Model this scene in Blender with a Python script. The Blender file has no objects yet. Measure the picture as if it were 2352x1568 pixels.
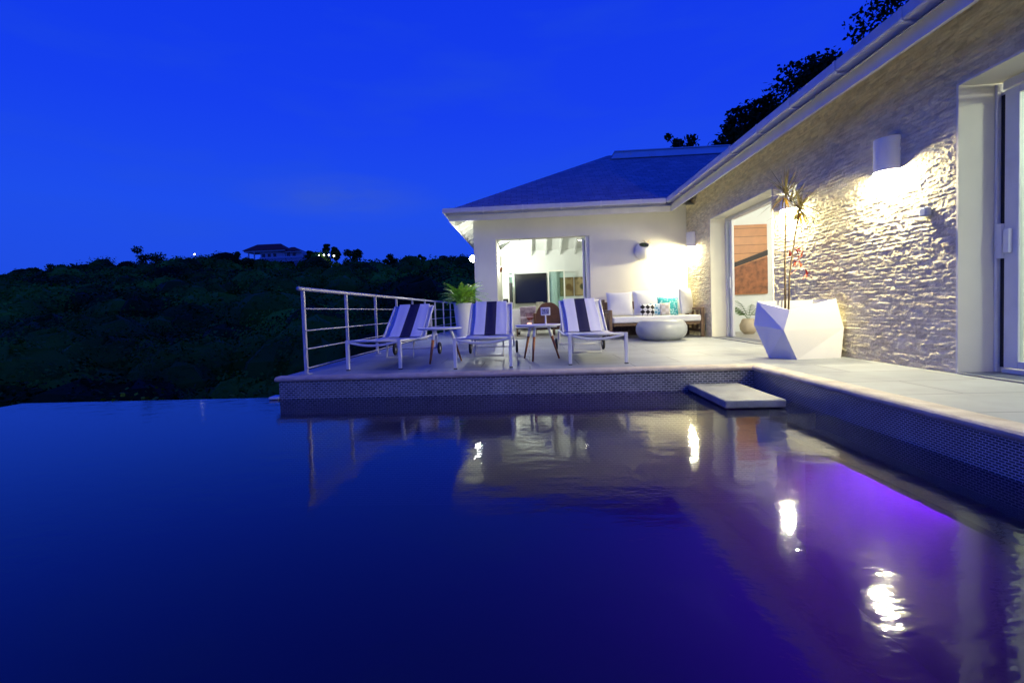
import bpy, math, random
import numpy as np
from mathutils import Vector, Matrix, Euler
random.seed(7); rng = np.random.default_rng(7)
S = bpy.context.scene
COL = S.collection

# ------------------------------------------------------------ camera
cd = bpy.data.cameras.new('camera'); cam = bpy.data.objects.new('camera', cd); COL.objects.link(cam)
cam.location = (0, 0, 0.68)
YAW, PITCH, ROLL = 0.06710667, 0.03911145, -0.03381875
cam.rotation_mode = 'XYZ'
cam.rotation_euler = (Matrix.Rotation(YAW, 3, 'Z') @ Matrix.Rotation(math.pi/2 - PITCH, 3, 'X') @ Matrix.Rotation(ROLL, 3, 'Z')).to_euler()
cd.sensor_width = 36; cd.lens = 36 * 1128.4 / 2352
cd.shift_x = (1176 - 1138.8) / 2352; cd.shift_y = -(784 - 758.75) / 2352
cd.clip_start = .05; cd.clip_end = 2000
S.camera = cam
S.render.resolution_x = 1024; S.render.resolution_y = 682

# ------------------------------------------------------------ sky
def N(t, typ, **kw):
    n = t.nodes.new(typ)
    for k, v in kw.items(): setattr(n, k, v)
    return n
w = bpy.data.worlds.new("World"); S.world = w; w.use_nodes = True
t = w.node_tree; bg = t.nodes['Background']
tc = N(t, 'ShaderNodeTexCoord'); sep = N(t, 'ShaderNodeSeparateXYZ'); t.links.new(tc.outputs['Generated'], sep.inputs[0])
rp = N(t, 'ShaderNodeValToRGB'); t.links.new(sep.outputs['Z'], rp.inputs[0])
el = rp.color_ramp.elements
el[0].position = 0.0; el[0].color = (.009, .070, .74, 1)
el[1].position = 1.0; el[1].color = (.003, .028, .66, 1)
for p_, c_ in ((.06, (.010, .080, .84, 1)), (.2, (.009, .080, .93, 1)), (.36, (.005, .052, .95, 1)), (.55, (.003, .040, .90, 1))):
    e_ = el.new(p_); e_.color = c_
sky = N(t, 'ShaderNodeTexSky'); sky.sky_type = 'NISHITA'; sky.sun_disc = False
sky.sun_elevation = math.radians(-1.5); sky.sun_rotation = math.radians(200)
mix = N(t, 'ShaderNodeMixRGB', blend_type='ADD'); mix.inputs[0].default_value = .02
t.links.new(rp.outputs[0], mix.inputs[1]); t.links.new(sky.outputs[0], mix.inputs[2])
mp = N(t, 'ShaderNodeMapping'); mp.inputs['Scale'].default_value = (2.2, 2.2, 9)
t.links.new(tc.outputs['Generated'], mp.inputs[0])
nz = N(t, 'ShaderNodeTexNoise'); nz.inputs['Scale'].default_value = 1.6; nz.inputs['Detail'].default_value = 5
t.links.new(mp.outputs[0], nz.inputs['Vector'])
cr = N(t, 'ShaderNodeValToRGB'); cr.color_ramp.elements[0].position = .5; cr.color_ramp.elements[1].position = .85
t.links.new(nz.outputs[0], cr.inputs[0])
mc = N(t, 'ShaderNodeMixRGB', blend_type='MIX'); mc.inputs[2].default_value = (.020, .095, .74, 1)
mm = N(t, 'ShaderNodeMath', operation='MULTIPLY'); mm.inputs[1].default_value = .45; t.links.new(cr.outputs[0], mm.inputs[0])
t.links.new(mm.outputs[0], mc.inputs[0]); t.links.new(mix.outputs[0], mc.inputs[1]); t.links.new(mc.outputs[0], bg.inputs[0])
# one faint cloud bank low over the hill
sb_ = N(t, 'ShaderNodeVectorMath', operation='SUBTRACT'); t.links.new(tc.outputs['Generated'], sb_.inputs[0]); sb_.inputs[1].default_value = (-0.3395, 0.9140, 0.2222)
ml_ = N(t, 'ShaderNodeVectorMath', operation='MULTIPLY'); t.links.new(sb_.outputs[0], ml_.inputs[0]); ml_.inputs[1].default_value = (1, 1, 4.2)
le_ = N(t, 'ShaderNodeVectorMath', operation='LENGTH'); t.links.new(ml_.outputs[0], le_.inputs[0])
mr_ = N(t, 'ShaderNodeMapRange'); mr_.inputs[1].default_value = .20; mr_.inputs[2].default_value = .02; mr_.inputs[3].default_value = 0; mr_.inputs[4].default_value = 1; t.links.new(le_.outputs['Value'], mr_.inputs[0])
n3_ = N(t, 'ShaderNodeTexNoise'); n3_.inputs['Scale'].default_value = 5; n3_.inputs['Detail'].default_value = 6; t.links.new(mp.outputs[0], n3_.inputs['Vector'])
m3_ = N(t, 'ShaderNodeMath', operation='MULTIPLY'); t.links.new(mr_.outputs[0], m3_.inputs[0]); t.links.new(n3_.outputs[0], m3_.inputs[1])
mc2 = N(t, 'ShaderNodeMixRGB'); mc2.inputs[2].default_value = (.045, .12, .62, 1); t.links.new(m3_.outputs[0], mc2.inputs[0]); t.links.new(mc.outputs[0], mc2.inputs[1]); t.links.new(mc2.outputs[0], bg.inputs[0])
bg.inputs[1].default_value = .90
S.view_settings.view_transform = 'Standard'; S.view_settings.look = 'None'; S.view_settings.gamma = 1; S.view_settings.exposure = 0
try: S.view_settings.use_curve_mapping = False
except Exception: pass
S.render.engine = 'CYCLES'
S.cycles.max_bounces = 8; S.cycles.transparent_max_bounces = 12
S.cycles.sample_clamp_indirect = 6

# ------------------------------------------------------------ materials
MATS = {}
def mat(name, col, rough=.6, metal=0, var=0, vscale=6, bump=0, bscale=40, spec=.5, emit=None, estr=0, trans=None, stretch=None, col2=None):
    if name in MATS: return MATS[name]
    m = bpy.data.materials.new(name); m.use_nodes = True; t = m.node_tree; b = t.nodes['Principled BSDF']
    c = (*col, 1); b.inputs['Base Color'].default_value = c
    b.inputs['Roughness'].default_value = rough; b.inputs['Metallic'].default_value = metal
    b.inputs['Specular IOR Level'].default_value = spec
    tc = N(t, 'ShaderNodeTexCoord'); mpp = N(t, 'ShaderNodeMapping'); t.links.new(tc.outputs['Object'], mpp.inputs[0])
    if stretch: mpp.inputs['Scale'].default_value = stretch
    if var:
        n = N(t, 'ShaderNodeTexNoise'); n.inputs['Scale'].default_value = vscale; n.inputs['Detail'].default_value = 6
        t.links.new(mpp.outputs[0], n.inputs['Vector'])
        r = N(t, 'ShaderNodeValToRGB'); r.color_ramp.elements[0].position = .3; r.color_ramp.elements[1].position = .7
        r.color_ramp.elements[0].color = (*[x*(1-var) for x in col], 1)
        r.color_ramp.elements[1].color = (*(col2 or [min(1, x*(1+var)) for x in col]), 1)
        t.links.new(n.outputs[0], r.inputs[0]); t.links.new(r.outputs[0], b.inputs['Base Color'])
    if bump:
        n = N(t, 'ShaderNodeTexNoise'); n.inputs['Scale'].default_value = bscale; n.inputs['Detail'].default_value = 5
        t.links.new(mpp.outputs[0], n.inputs['Vector'])
        bp = N(t, 'ShaderNodeBump'); bp.inputs['Strength'].default_value = bump; bp.inputs['Distance'].default_value = .02
        t.links.new(n.outputs[0], bp.inputs['Height']); t.links.new(bp.outputs[0], b.inputs['Normal'])
    if emit: b.inputs['Emission Color'].default_value = (*emit, 1); b.inputs['Emission Strength'].default_value = estr
    MATS[name] = m; return m

white = mat('white_render', (.85, .82, .70), .75, var=.05, vscale=1.5, bump=.08, bscale=60)
white_in = mat('white_paint_inside', (.78, .80, .76), .7, var=.03, vscale=2)
trim = mat('white_trim', (.85, .83, .74), .45, var=.06, vscale=4)
reveal_m = mat('cream_reveal', (.82, .78, .62), .7, var=.05, vscale=2)
alu = mat('white_aluminium', (.78, .77, .72), .35, metal=.0, var=.04)
steel = mat('brushed_steel', (.60, .57, .54), .42, metal=.35, var=.06, vscale=3)
white_metal = mat('powder_white_metal', (.74, .73, .72), .4, var=.06)
mesh_m = mat('sling_fabric', (.60, .60, .62), .8, var=.06, vscale=30, bump=.2, bscale=400)
black = mat('black_gloss', (.008, .009, .011), .12)
dark = mat('black_rubber', (.012, .012, .013), .6)
wood = mat('orange_teak', (.36, .13, .045), .5, var=.3, vscale=6, stretch=(12, 12, 1.2), bump=.1)
oldwood = mat('weathered_wood', (.17, .11, .07), .8, var=.4, vscale=8, stretch=(8, 8, 1), bump=.5, bscale=25)
plastic = mat('white_plastic', (.86, .85, .80), .35, var=.02, vscale=3)
cush = mat('white_cushion', (.78, .78, .80), .9, var=.03, vscale=8, bump=.15, bscale=60)
leather = mat('brown_leather', (.10, .035, .018), .5, var=.3, vscale=7)
concrete = mat('pale_concrete_glaze', (.36, .38, .40), .35, var=.10, vscale=5, bump=.05)
soil = mat('soil', (.04, .03, .02), .95, var=.4, vscale=20, bump=.5)
stem_m = mat('plant_stem', (.16, .11, .06), .8, var=.4, vscale=25)
draca = mat('dracaena_leaf', (.20, .17, .06), .5, var=.4, vscale=9, col2=(.30, .24, .09))
draca_red = mat('red_leaf', (.55, .09, .03), .5, var=.5, vscale=20)
orange_leaf = mat('yellow_leaf', (.60, .34, .03), .5, var=.3, vscale=20)
fern_m = mat('fern_leaf', (.42, .75, .08), .5, var=.4, vscale=14)
palm_m = mat('palm_leaf', (.10, .20, .05), .5, var=.4, vscale=14)
mosaic_dark = None

def nodes_of(name):
    m = bpy.data.materials.new(name); m.use_nodes = True; t = m.node_tree
    return m, t, t.nodes['Principled BSDF']
def lk(t, a, b): t.links.new(a, b)

def brickmat(name, c1, c2, mortar, bw, rh, ms, rough, vertical, offset=.5, bump=.3, dirt=.3, bias=0., noise_scale=3):
    m, t, b = nodes_of(name)
    tc = N(t, 'ShaderNodeTexCoord'); sp = N(t, 'ShaderNodeSeparateXYZ'); lk(t, tc.outputs['Object'], sp.inputs[0])
    cb = N(t, 'ShaderNodeCombineXYZ')
    if vertical:
        ad = N(t, 'ShaderNodeMath', operation='ADD'); lk(t, sp.outputs[0], ad.inputs[0]); lk(t, sp.outputs[1], ad.inputs[1])
        a2 = N(t, 'ShaderNodeMath', operation='ADD'); a2.inputs[1].default_value = 13.3; lk(t, ad.outputs[0], a2.inputs[0]); lk(t, a2.outputs[0], cb.inputs[0]); lk(t, sp.outputs[2], cb.inputs[1])
    else: lk(t, sp.outputs[0], cb.inputs[0]); lk(t, sp.outputs[1], cb.inputs[1])
    br = N(t, 'ShaderNodeTexBrick'); br.offset = offset
    br.inputs['Scale'].default_value = 1; br.inputs['Brick Width'].default_value = bw; br.inputs['Row Height'].default_value = rh
    br.inputs['Mortar Size'].default_value = ms; br.inputs['Mortar Smooth'].default_value = .2; br.inputs['Bias'].default_value = bias
    br.inputs['Color1'].default_value = (*c1, 1); br.inputs['Color2'].default_value = (*c2, 1); br.inputs['Mortar'].default_value = (*mortar, 1)
    lk(t, cb.outputs[0], br.inputs['Vector'])
    nz = N(t, 'ShaderNodeTexNoise'); nz.inputs['Scale'].default_value = noise_scale; nz.inputs['Detail'].default_value = 8; nz.inputs['Roughness'].default_value = .65
    lk(t, tc.outputs['Object'], nz.inputs['Vector'])
    rr = N(t, 'ShaderNodeMapRange'); rr.inputs[1].default_value = .3; rr.inputs[2].default_value = .75; rr.inputs[3].default_value = 1; rr.inputs[4].default_value = 1-dirt
    lk(t, nz.outputs[0], rr.inputs[0])
    mx = N(t, 'ShaderNodeMixRGB', blend_type='MULTIPLY'); mx.inputs[0].default_value = 1
    lk(t, br.outputs[0], mx.inputs[1]); lk(t, rr.outputs[0], mx.inputs[2]); lk(t, mx.outputs[0], b.inputs['Base Color'])
    b.inputs['Roughness'].default_value = rough
    bp = N(t, 'ShaderNodeBump'); bp.inputs['Strength'].default_value = bump; bp.inputs['Distance'].default_value = .004; bp.invert = True
    lk(t, br.outputs['Fac'], bp.inputs['Height']); lk(t, bp.outputs[0], b.inputs['Normal'])
    return m
pavers = brickmat('limestone_pavers', (.28, .30, .33), (.34, .36, .38), (.12, .12, .12), 1.2, .6, .006, .55, False, dirt=.28, noise_scale=2.2)
mosaic = brickmat('pool_mosaic', (.022, .022, .035), (.055, .055, .075), (.55, .54, .54), .036, .0145, .0030, .3, True, dirt=.35, noise_scale=4)
mosaic_front = brickmat('pool_mosaic_front', (.045, .045, .05), (.20, .19, .18), (.56, .54, .48), .055, .024, .0055, .3, True, dirt=.35, noise_scale=4, bias=-.1)
basin_m = brickmat('basin_tiles', (.020, .030, .06), (.030, .040, .08), (.04, .05, .08), .034, .0145, .0024, .5, True, dirt=.5, noise_scale=1.2)
shingle = brickmat('roof_shingles', (.40, .35, .38), (.60, .52, .52), (.28, .25, .27), .26, .13, .010, .85, False, dirt=.3, bump=.8, noise_scale=5)
floor_in = brickmat('interior_floor', (.42, .40, .36), (.45, .43, .38), (.25, .24, .22), .6, .6, .005, .35, False, offset=0, dirt=.1)
planks = brickmat('orange_planks', (.50, .20, .05), (.56, .24, .07), (.12, .04, .01), 60, .19, .006, .45, True, dirt=.25, noise_scale=6)
rust = mat('rusty_panel', (.26, .09, .03), .6, var=.6, vscale=9)

# stone
m, t, b = nodes_of('split_stone'); stone = m
tc = N(t, 'ShaderNodeTexCoord'); mp = N(t, 'ShaderNodeMapping'); mp.inputs['Scale'].default_value = (1, 1, 3.0); lk(t, tc.outputs['Object'], mp.inputs[0])
n1 = N(t, 'ShaderNodeTexNoise'); n1.inputs['Scale'].default_value = 4.5; n1.inputs['Detail'].default_value = 8; n1.inputs['Roughness'].default_value = .7; lk(t, mp.outputs[0], n1.inputs['Vector'])
r = N(t, 'ShaderNodeValToRGB'); lk(t, n1.outputs[0], r.inputs[0])
r.color_ramp.elements[0].position = .3; r.color_ramp.elements[0].color = (.68, .56, .33, 1)
r.color_ramp.elements[1].position = .7; r.color_ramp.elements[1].color = (.90, .82, .57, 1)
e_ = r.color_ramp.elements.new(.5); e_.color = (.82, .72, .46, 1)
at = N(t, 'ShaderNodeAttribute'); at.attribute_name = 'tone'
mx = N(t, 'ShaderNodeMixRGB', blend_type='MULTIPLY'); mx.inputs[0].default_value = 1
lk(t, r.outputs[0], mx.inputs[1]); lk(t, at.outputs['Fac'], mx.inputs[2]); lk(t, mx.outputs[0], b.inputs['Base Color'])
b.inputs['Roughness'].default_value = .9
n2 = N(t, 'ShaderNodeTexNoise'); n2.inputs['Scale'].default_value = 45; n2.inputs['Detail'].default_value = 6; lk(t, mp.outputs[0], n2.inputs['Vector'])
bp = N(t, 'ShaderNodeBump'); bp.inputs['Strength'].default_value = .4; bp.inputs['Distance'].default_value = .015; lk(t, n2.outputs[0], bp.inputs['Height']); lk(t, bp.outputs[0], b.inputs['Normal'])

coping_m = mat('coping_stone', (.50, .40, .31), .6, var=.22, vscale=7, bump=.25, bscale=60, col2=(.60, .52, .42))
slab_m = mat('step_stone', (.24, .25, .25), .55, var=.25, vscale=6, bump=.3, bscale=40)

# towel (white with a navy stripe along its middle)
m, t, b = nodes_of('striped_towel'); towel_m = m
tc = N(t, 'ShaderNodeTexCoord'); sp = N(t, 'ShaderNodeSeparateXYZ'); lk(t, tc.outputs['Object'], sp.inputs[0])
ab = N(t, 'ShaderNodeMath', operation='ABSOLUTE'); lk(t, sp.outputs[0], ab.inputs[0])
ls = N(t, 'ShaderNodeMath', operation='LESS_THAN'); ls.inputs[1].default_value = .082; lk(t, ab.outputs[0], ls.inputs[0])
mx = N(t, 'ShaderNodeMixRGB'); mx.inputs[1].default_value = (.72, .72, .78, 1); mx.inputs[2].default_value = (.012, .012, .06, 1)
lk(t, ls.outputs[0], mx.inputs[0]); lk(t, mx.outputs[0], b.inputs['Base Color']); b.inputs['Roughness'].default_value = .95
nt = N(t, 'ShaderNodeTexNoise'); nt.inputs['Scale'].default_value = 120; lk(t, tc.outputs['Object'], nt.inputs['Vector'])
bp = N(t, 'ShaderNodeBump'); bp.inputs['Strength'].default_value = .3; bp.inputs['Distance'].default_value = .01; lk(t, nt.outputs[0], bp.inputs['Height']); lk(t, bp.outputs[0], b.inputs['Normal'])

def patmat(name, kind, c1, c2, scale):
    m, t, b = nodes_of(name); tc = N(t, 'ShaderNodeTexCoord')
    mp = N(t, 'ShaderNodeMapping'); lk(t, tc.outputs['Object'], mp.inputs[0]); mp.inputs['Rotation'].default_value = (0, math.radians(45), 0) if kind == 'diamond' else (0, 0, 0)
    if kind in ('diamond', 'check'):
        n = N(t, 'ShaderNodeTexChecker'); n.inputs['Scale'].default_value = scale; n.inputs['Color1'].default_value = (*c1, 1); n.inputs['Color2'].default_value = (*c2, 1); out = n.outputs[0]
        lk(t, mp.outputs[0], n.inputs['Vector'])
    else:
        n = N(t, 'ShaderNodeTexVoronoi'); n.inputs['Scale'].default_value = scale; lk(t, mp.outputs[0], n.inputs['Vector'])
        r = N(t, 'ShaderNodeValToRGB'); r.color_ramp.elements[0].position = .3; r.color_ramp.elements[1].position = .5
        r.color_ramp.elements[0].color = (*c1, 1); r.color_ramp.elements[1].color = (*c2, 1); lk(t, n.outputs['Distance'], r.inputs[0]); out = r.outputs[0]
    lk(t, out, b.inputs['Base Color']); b.inputs['Roughness'].default_value = .9
    return m
pm_check = patmat('black_white_pattern', 'diamond', (.01, .01, .012), (.75, .75, .75), 13)
pm_blue = patmat('blue_pattern', 'v', (.05, .25, .42), (.5, .62, .7), 16)
pm_beige = patmat('beige_pattern', 'check', (.62, .56, .46), (.75, .72, .66), 14)
pm_turq = patmat('turquoise_pattern', 'v', (.42, .72, .72), (.05, .42, .46), 22)

# foliage
def leafmat(name, lo, hi, scale, tone=False):
    m, t, b = nodes_of(name); g = N(t, 'ShaderNodeNewGeometry'); n = N(t, 'ShaderNodeTexNoise'); n.inputs['Scale'].default_value = scale; n.inputs['Detail'].default_value = 5
    lk(t, g.outputs['Position'], n.inputs['Vector'])
    r = N(t, 'ShaderNodeValToRGB'); r.color_ramp.elements[0].position = .35; r.color_ramp.elements[1].position = .68
    r.color_ramp.elements[0].color = (*lo, 1); r.color_ramp.elements[1].color = (*hi, 1); lk(t, n.outputs[0], r.inputs[0]); lk(t, r.outputs[0], b.inputs['Base Color'])
    if tone:
        at = N(t, 'ShaderNodeAttribute'); at.attribute_name = 'tone'; mx = N(t, 'ShaderNodeMixRGB', blend_type='MULTIPLY'); mx.inputs[0].default_value = 1
        lk(t, r.outputs[0], mx.inputs[1]); lk(t, at.outputs['Fac'], mx.inputs[2]); lk(t, mx.outputs[0], b.inputs['Base Color'])
    b.inputs['Roughness'].default_value = .8; b.inputs['Specular IOR Level'].default_value = .15
    return m
forest_m = leafmat('hill_foliage', (.022, .042, .004), (.11, .24, .012), .045, True)
ridge_m = leafmat('ridge_tree_foliage', (.02, .045, .010), (.06, .15, .02), .3)
ground_m = leafmat('hill_soil', (.03, .05, .006), (.05, .09, .01), .3)
tree_m = leafmat('tree_foliage', (.012, .030, .004), (.035, .075, .010), .8)
bark = mat('bark', (.05, .04, .03), .9, var=.4, vscale=8)

# water
m, t, b = nodes_of('pool_water'); water_m = m; t.nodes.remove(b)
out = t.nodes['Material Output']
fr = N(t, 'ShaderNodeFresnel'); fr.inputs[0].default_value = 1.5
tr = N(t, 'ShaderNodeBsdfTransparent'); tr.inputs[0].default_value = (.75, .8, .95, 1)
gl = N(t, 'ShaderNodeBsdfAnisotropic'); gl.inputs['Color'].default_value = (1, 1, 1, 1); gl.inputs['Roughness'].default_value = .055
ms = N(t, 'ShaderNodeMixShader'); lk(t, fr.outputs[0], ms.inputs[0]); lk(t, tr.outputs[0], ms.inputs[1]); lk(t, gl.outputs[0], ms.inputs[2]); lk(t, ms.outputs[0], out.inputs[0])
tc = N(t, 'ShaderNodeTexCoord'); mp = N(t, 'ShaderNodeMapping'); mp.inputs['Scale'].default_value = (1.0, 1.5, 1); lk(t, tc.outputs['Object'], mp.inputs[0])
n1 = N(t, 'ShaderNodeTexNoise'); n1.inputs['Scale'].default_value = 5; n1.inputs['Detail'].default_value = 4; lk(t, mp.outputs[0], n1.inputs['Vector'])
n2 = N(t, 'ShaderNodeTexNoise'); n2.inputs['Scale'].default_value = 26; n2.inputs['Detail'].default_value = 2; lk(t, mp.outputs[0], n2.inputs['Vector'])
b1 = N(t, 'ShaderNodeBump'); b1.inputs['Strength'].default_value = .20; b1.inputs['Distance'].default_value = .012; lk(t, n1.outputs[0], b1.inputs['Height'])
b2 = N(t, 'ShaderNodeBump'); b2.inputs['Strength'].default_value = .13; b2.inputs['Distance'].default_value = .004; lk(t, n2.outputs[0], b2.inputs['Height']); lk(t, b1.outputs[0], b2.inputs['Normal'])
lk(t, b2.outputs[0], gl.inputs['Normal'])
pv = N(t, 'ShaderNodeVolumePrincipled'); pv.inputs['Color'].default_value = (.38, .41, .50, 1); pv.inputs['Density'].default_value = .45; pv.inputs['Anisotropy'].default_value = .3
lk(t, pv.outputs[0], out.inputs['Volume'])
# glass
def glassmat(name, tint, rough=.02):
    m, t, b = nodes_of(name); t.nodes.remove(b); out = t.nodes['Material Output']
    fr = N(t, 'ShaderNodeFresnel'); gg = N(t, 'ShaderNodeNewGeometry'); mr = N(t, 'ShaderNodeMapRange')
    mr.inputs[3].default_value = 1.45; mr.inputs[4].default_value = 1/1.45; lk(t, gg.outputs['Backfacing'], mr.inputs[0]); lk(t, mr.outputs[0], fr.inputs[0])
    tr = N(t, 'ShaderNodeBsdfTransparent'); tr.inputs[0].default_value = (*tint, 1)
    gl = N(t, 'ShaderNodeBsdfAnisotropic'); gl.inputs['Roughness'].default_value = rough
    ms = N(t, 'ShaderNodeMixShader'); lk(t, fr.outputs[0], ms.inputs[0]); lk(t, tr.outputs[0], ms.inputs[1]); lk(t, gl.outputs[0], ms.inputs[2]); lk(t, ms.outputs[0], out.inputs[0])
    return m
glass = glassmat('door_glass', (.86, .93, .90))
dglass = glassmat('tinted_glass', (.25, .30, .34))
m, t, b = nodes_of('ceramic_shade'); shade_m = m
b.inputs['Base Color'].default_value = (.86, .85, .82, 1); b.inputs['Roughness'].default_value = .4
tl = N(t, 'ShaderNodeBsdfTranslucent'); tl.inputs[0].default_value = (.9, .88, .85, 1); ms = N(t, 'ShaderNodeMixShader'); ms.inputs[0].default_value = .05
lk(t, b.outputs[0], ms.inputs[1]); lk(t, tl.outputs[0], ms.inputs[2]); lk(t, ms.outputs[0], t.nodes['Material Output'].inputs[0])
def emis(name, col, s): return mat(name, col, .5, emit=col, estr=s)
bulb_m = emis('warm_bulb', (1, .93, .78), 60)
spark_m = emis('cool_lamp', (.95, 1, .95), 160)

# ------------------------------------------------------------ helpers
class MB:
    def __init__(s): s.v = []; s.f = []
    def add(s, vs, fs):
        o = len(s.v); s.v += [tuple(map(float, x)) for x in vs]; s.f += [tuple(i+o for i in f) for f in fs]; return s
    def box(s, x0, x1, y0, y1, z0, z1):
        return s.add([(x0,y0,z0),(x1,y0,z0),(x1,y1,z0),(x0,y1,z0),(x0,y0,z1),(x1,y0,z1),(x1,y1,z1),(x0,y1,z1)],
                     [(3,2,1,0),(4,5,6,7),(0,1,5,4),(1,2,6,5),(2,3,7,6),(3,0,4,7)])
    def tube(s, pts, r, n=10, r2=None, sx=1.0):
        P = [Vector(p) for p in pts]; k = len(P); rings = []
        for i, p in enumerate(P):
            d = (P[min(i+1, k-1)] - P[max(i-1, 0)]).normalized()
            a = Vector((0, 0, 1)) if abs(d.z) < .9 else Vector((1, 0, 0))
            u = d.cross(a).normalized(); v = d.cross(u)
            rr = r if r2 is None else r + (r2-r)*i/(k-1)
            rings.append([p + (u*math.cos(q)*sx + v*math.sin(q))*rr for q in [2*math.pi*(j+.5)/n for j in range(n)]])
        vs = [q for R_ in rings for q in R_]; fs = []
        for i in range(k-1):
            for j in range(n): fs.append((i*n+j, i*n+(j+1) % n, (i+1)*n+(j+1) % n, (i+1)*n+j))
        fs += [tuple(range(n-1, -1, -1)), tuple(range((k-1)*n, k*n))]
        return s.add(vs, fs)
    def lathe(s, cx, cy, prof, n=40, close=True):
        vs = []; fs = []; k = len(prof)
        for r, z in prof:
            for j in range(n): q = 2*math.pi*j/n; vs.append((cx+r*math.cos(q), cy+r*math.sin(q), z))
        for i in range(k-1):
            for j in range(n): fs.append((i*n+j, i*n+(j+1) % n, (i+1)*n+(j+1) % n, (i+1)*n+j))
        if close: fs += [tuple(range(n-1, -1, -1)), tuple(range((k-1)*n, k*n))]
        return s.add(vs, fs)
    def grid(s, P):           # P[i][j] -> points
        a = len(P); b = len(P[0]); vs = [p for row in P for p in row]
        return s.add(vs, [(i*b+j, (i+1)*b+j, (i+1)*b+j+1, i*b+j+1) for i in range(a-1) for j in range(b-1)])
    def build(s, name, material, parent=None, smooth=False, bevel=0, kind=None, solid=0, origin=None):
        me = bpy.data.meshes.new(name)
        L = Vector(parent.matrix_basis.translation) if parent else Vector((0, 0, 0))
        if parent and parent.parent: L = L + Vector(parent.parent.matrix_basis.translation)
        if origin is not None: L = Vector(origin)
        me.from_pydata([tuple(Vector(v)-L) for v in s.v], [], s.f); me.update()
        if smooth:
            me.polygons.foreach_set('use_smooth', [True]*len(me.polygons))
        me.materials.append(material)
        o = bpy.data.objects.new(name, me); COL.objects.link(o)
        if parent: o.parent = parent
        if origin is not None: o.location = origin
        if solid:
            md = o.modifiers.new('solid', 'SOLIDIFY'); md.thickness = solid; md.offset = 0
        if bevel:
            md = o.modifiers.new('bevel', 'BEVEL'); md.width = bevel; md.segments = 2; md.limit_method = 'ANGLE'
        if kind: o['kind'] = kind
        return o
def box(*a): return MB().box(*a)
def thing(name, label, cat, loc=(0,0,0), group=None):
    o = bpy.data.objects.new(name, None); COL.objects.link(o); o.location = loc; o.empty_display_size = .1
    o['label'] = label; o['category'] = cat
    if group: o['group'] = group
    return o
def tag(o, label, cat, group=None):
    o['label'] = label; o['category'] = cat
    if group: o['group'] = group
    return o
def dup(root, loc, rz=0, label=None):
    r = root.copy(); COL.objects.link(r); r.location = loc; r.rotation_euler = (0, 0, rz)
    if label: r['label'] = label
    for ch in list(root.children):
        c = ch.copy(); COL.objects.link(c); c.parent = r
        for g in list(ch.children):
            d = g.copy(); COL.objects.link(d); d.parent = c
    return r
def quads(name, V, material, parent=None, kind=None, loc=None, tris=False):
    k = 3 if tris else 4
    V = np.asarray(V, dtype=np.float32).reshape(-1, 3); n = len(V)//k
    if loc is not None: V = V - np.array(loc, dtype=np.float32)
    me = bpy.data.meshes.new(name); me.vertices.add(len(V)); me.vertices.foreach_set('co', V.ravel())
    me.loops.add(len(V)); me.loops.foreach_set('vertex_index', np.arange(len(V), dtype=np.int32))
    me.polygons.add(n); me.polygons.foreach_set('loop_start', np.arange(n, dtype=np.int32)*k); me.polygons.foreach_set('loop_total', np.full(n, k, dtype=np.int32))
    me.update(calc_edges=True); me.materials.append(material)
    o = bpy.data.objects.new(name, me); COL.objects.link(o)
    if parent: o.parent = parent
    elif loc is not None: o.location = loc
    if kind: o['kind'] = kind
    return o
def leaf_cloud(C, size, aspect=.6, nrm=None):
    """one quad per centre C (n,3), random orientation"""
    n = len(C); a = rng.normal(size=(n, 3)); a /= np.linalg.norm(a, axis=1)[:, None]
    b = np.cross(a, rng.normal(size=(n, 3))); b /= np.linalg.norm(b, axis=1)[:, None]
    if nrm is not None:
        m_ = nrm + .4*rng.normal(size=(n, 3)); m_ /= np.linalg.norm(m_, axis=1)[:, None]
        a = np.cross(m_, b); a /= np.linalg.norm(a, axis=1)[:, None]+1e-9; b = np.cross(m_, a)
    s = (np.asarray(size) * rng.uniform(.6, 1.3, n))[:, None]
    a = a*s*.5; b = b*s*.5*aspect
    return np.stack([C-a, C+b, C+a, C-b], axis=1)
def lamp(name, typ, loc, energy, col, r=.03, parent=None, rot=None, **kw):
    ld = bpy.data.lights.new(name, typ); ld.energy = energy; ld.color = col
    if typ in ('POINT', 'SPOT'): ld.shadow_soft_size = r
    for k, v in kw.items(): setattr(ld, k, v)
    o = bpy.data.objects.new(name, ld); COL.objects.link(o)
    L = Vector(loc)
    if parent: L = L - parent.location; o.parent = parent
    o.location = L
    if rot: o.rotation_euler = rot
    return o

# ------------------------------------------------------------ terrace, pool
WX, PY, PX, WZ = 3.716, 5.457, 2.41, -.255
d = MB()
d.box(-2.89, 3.9, 5.60, 19.6, -3.5, 0); d.box(2.56, 3.9, -3, 5.596, -3.5, 0)
d.build('terrace', pavers, kind='structure')
c = MB()
# bullnose coping, front run and right run, as extruded profiles
prof = [(.16, 0.006), (.03, .006), (.008, .0), (-.008, -.012), (-.012, -.025), (-.006, -.04), (.01, -.048), (.16, -.05)]
vs = []; 
for x in (-2.93, 2.37): vs += [(x, PY-.02+a, z) for a, z in prof]
n = len(prof); c.add(vs, [(i, i+1, n+i+1, n+i) for i in range(n-1)] + [tuple(range(n))] + [tuple(range(2*n-1, n-1, -1))])
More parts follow.
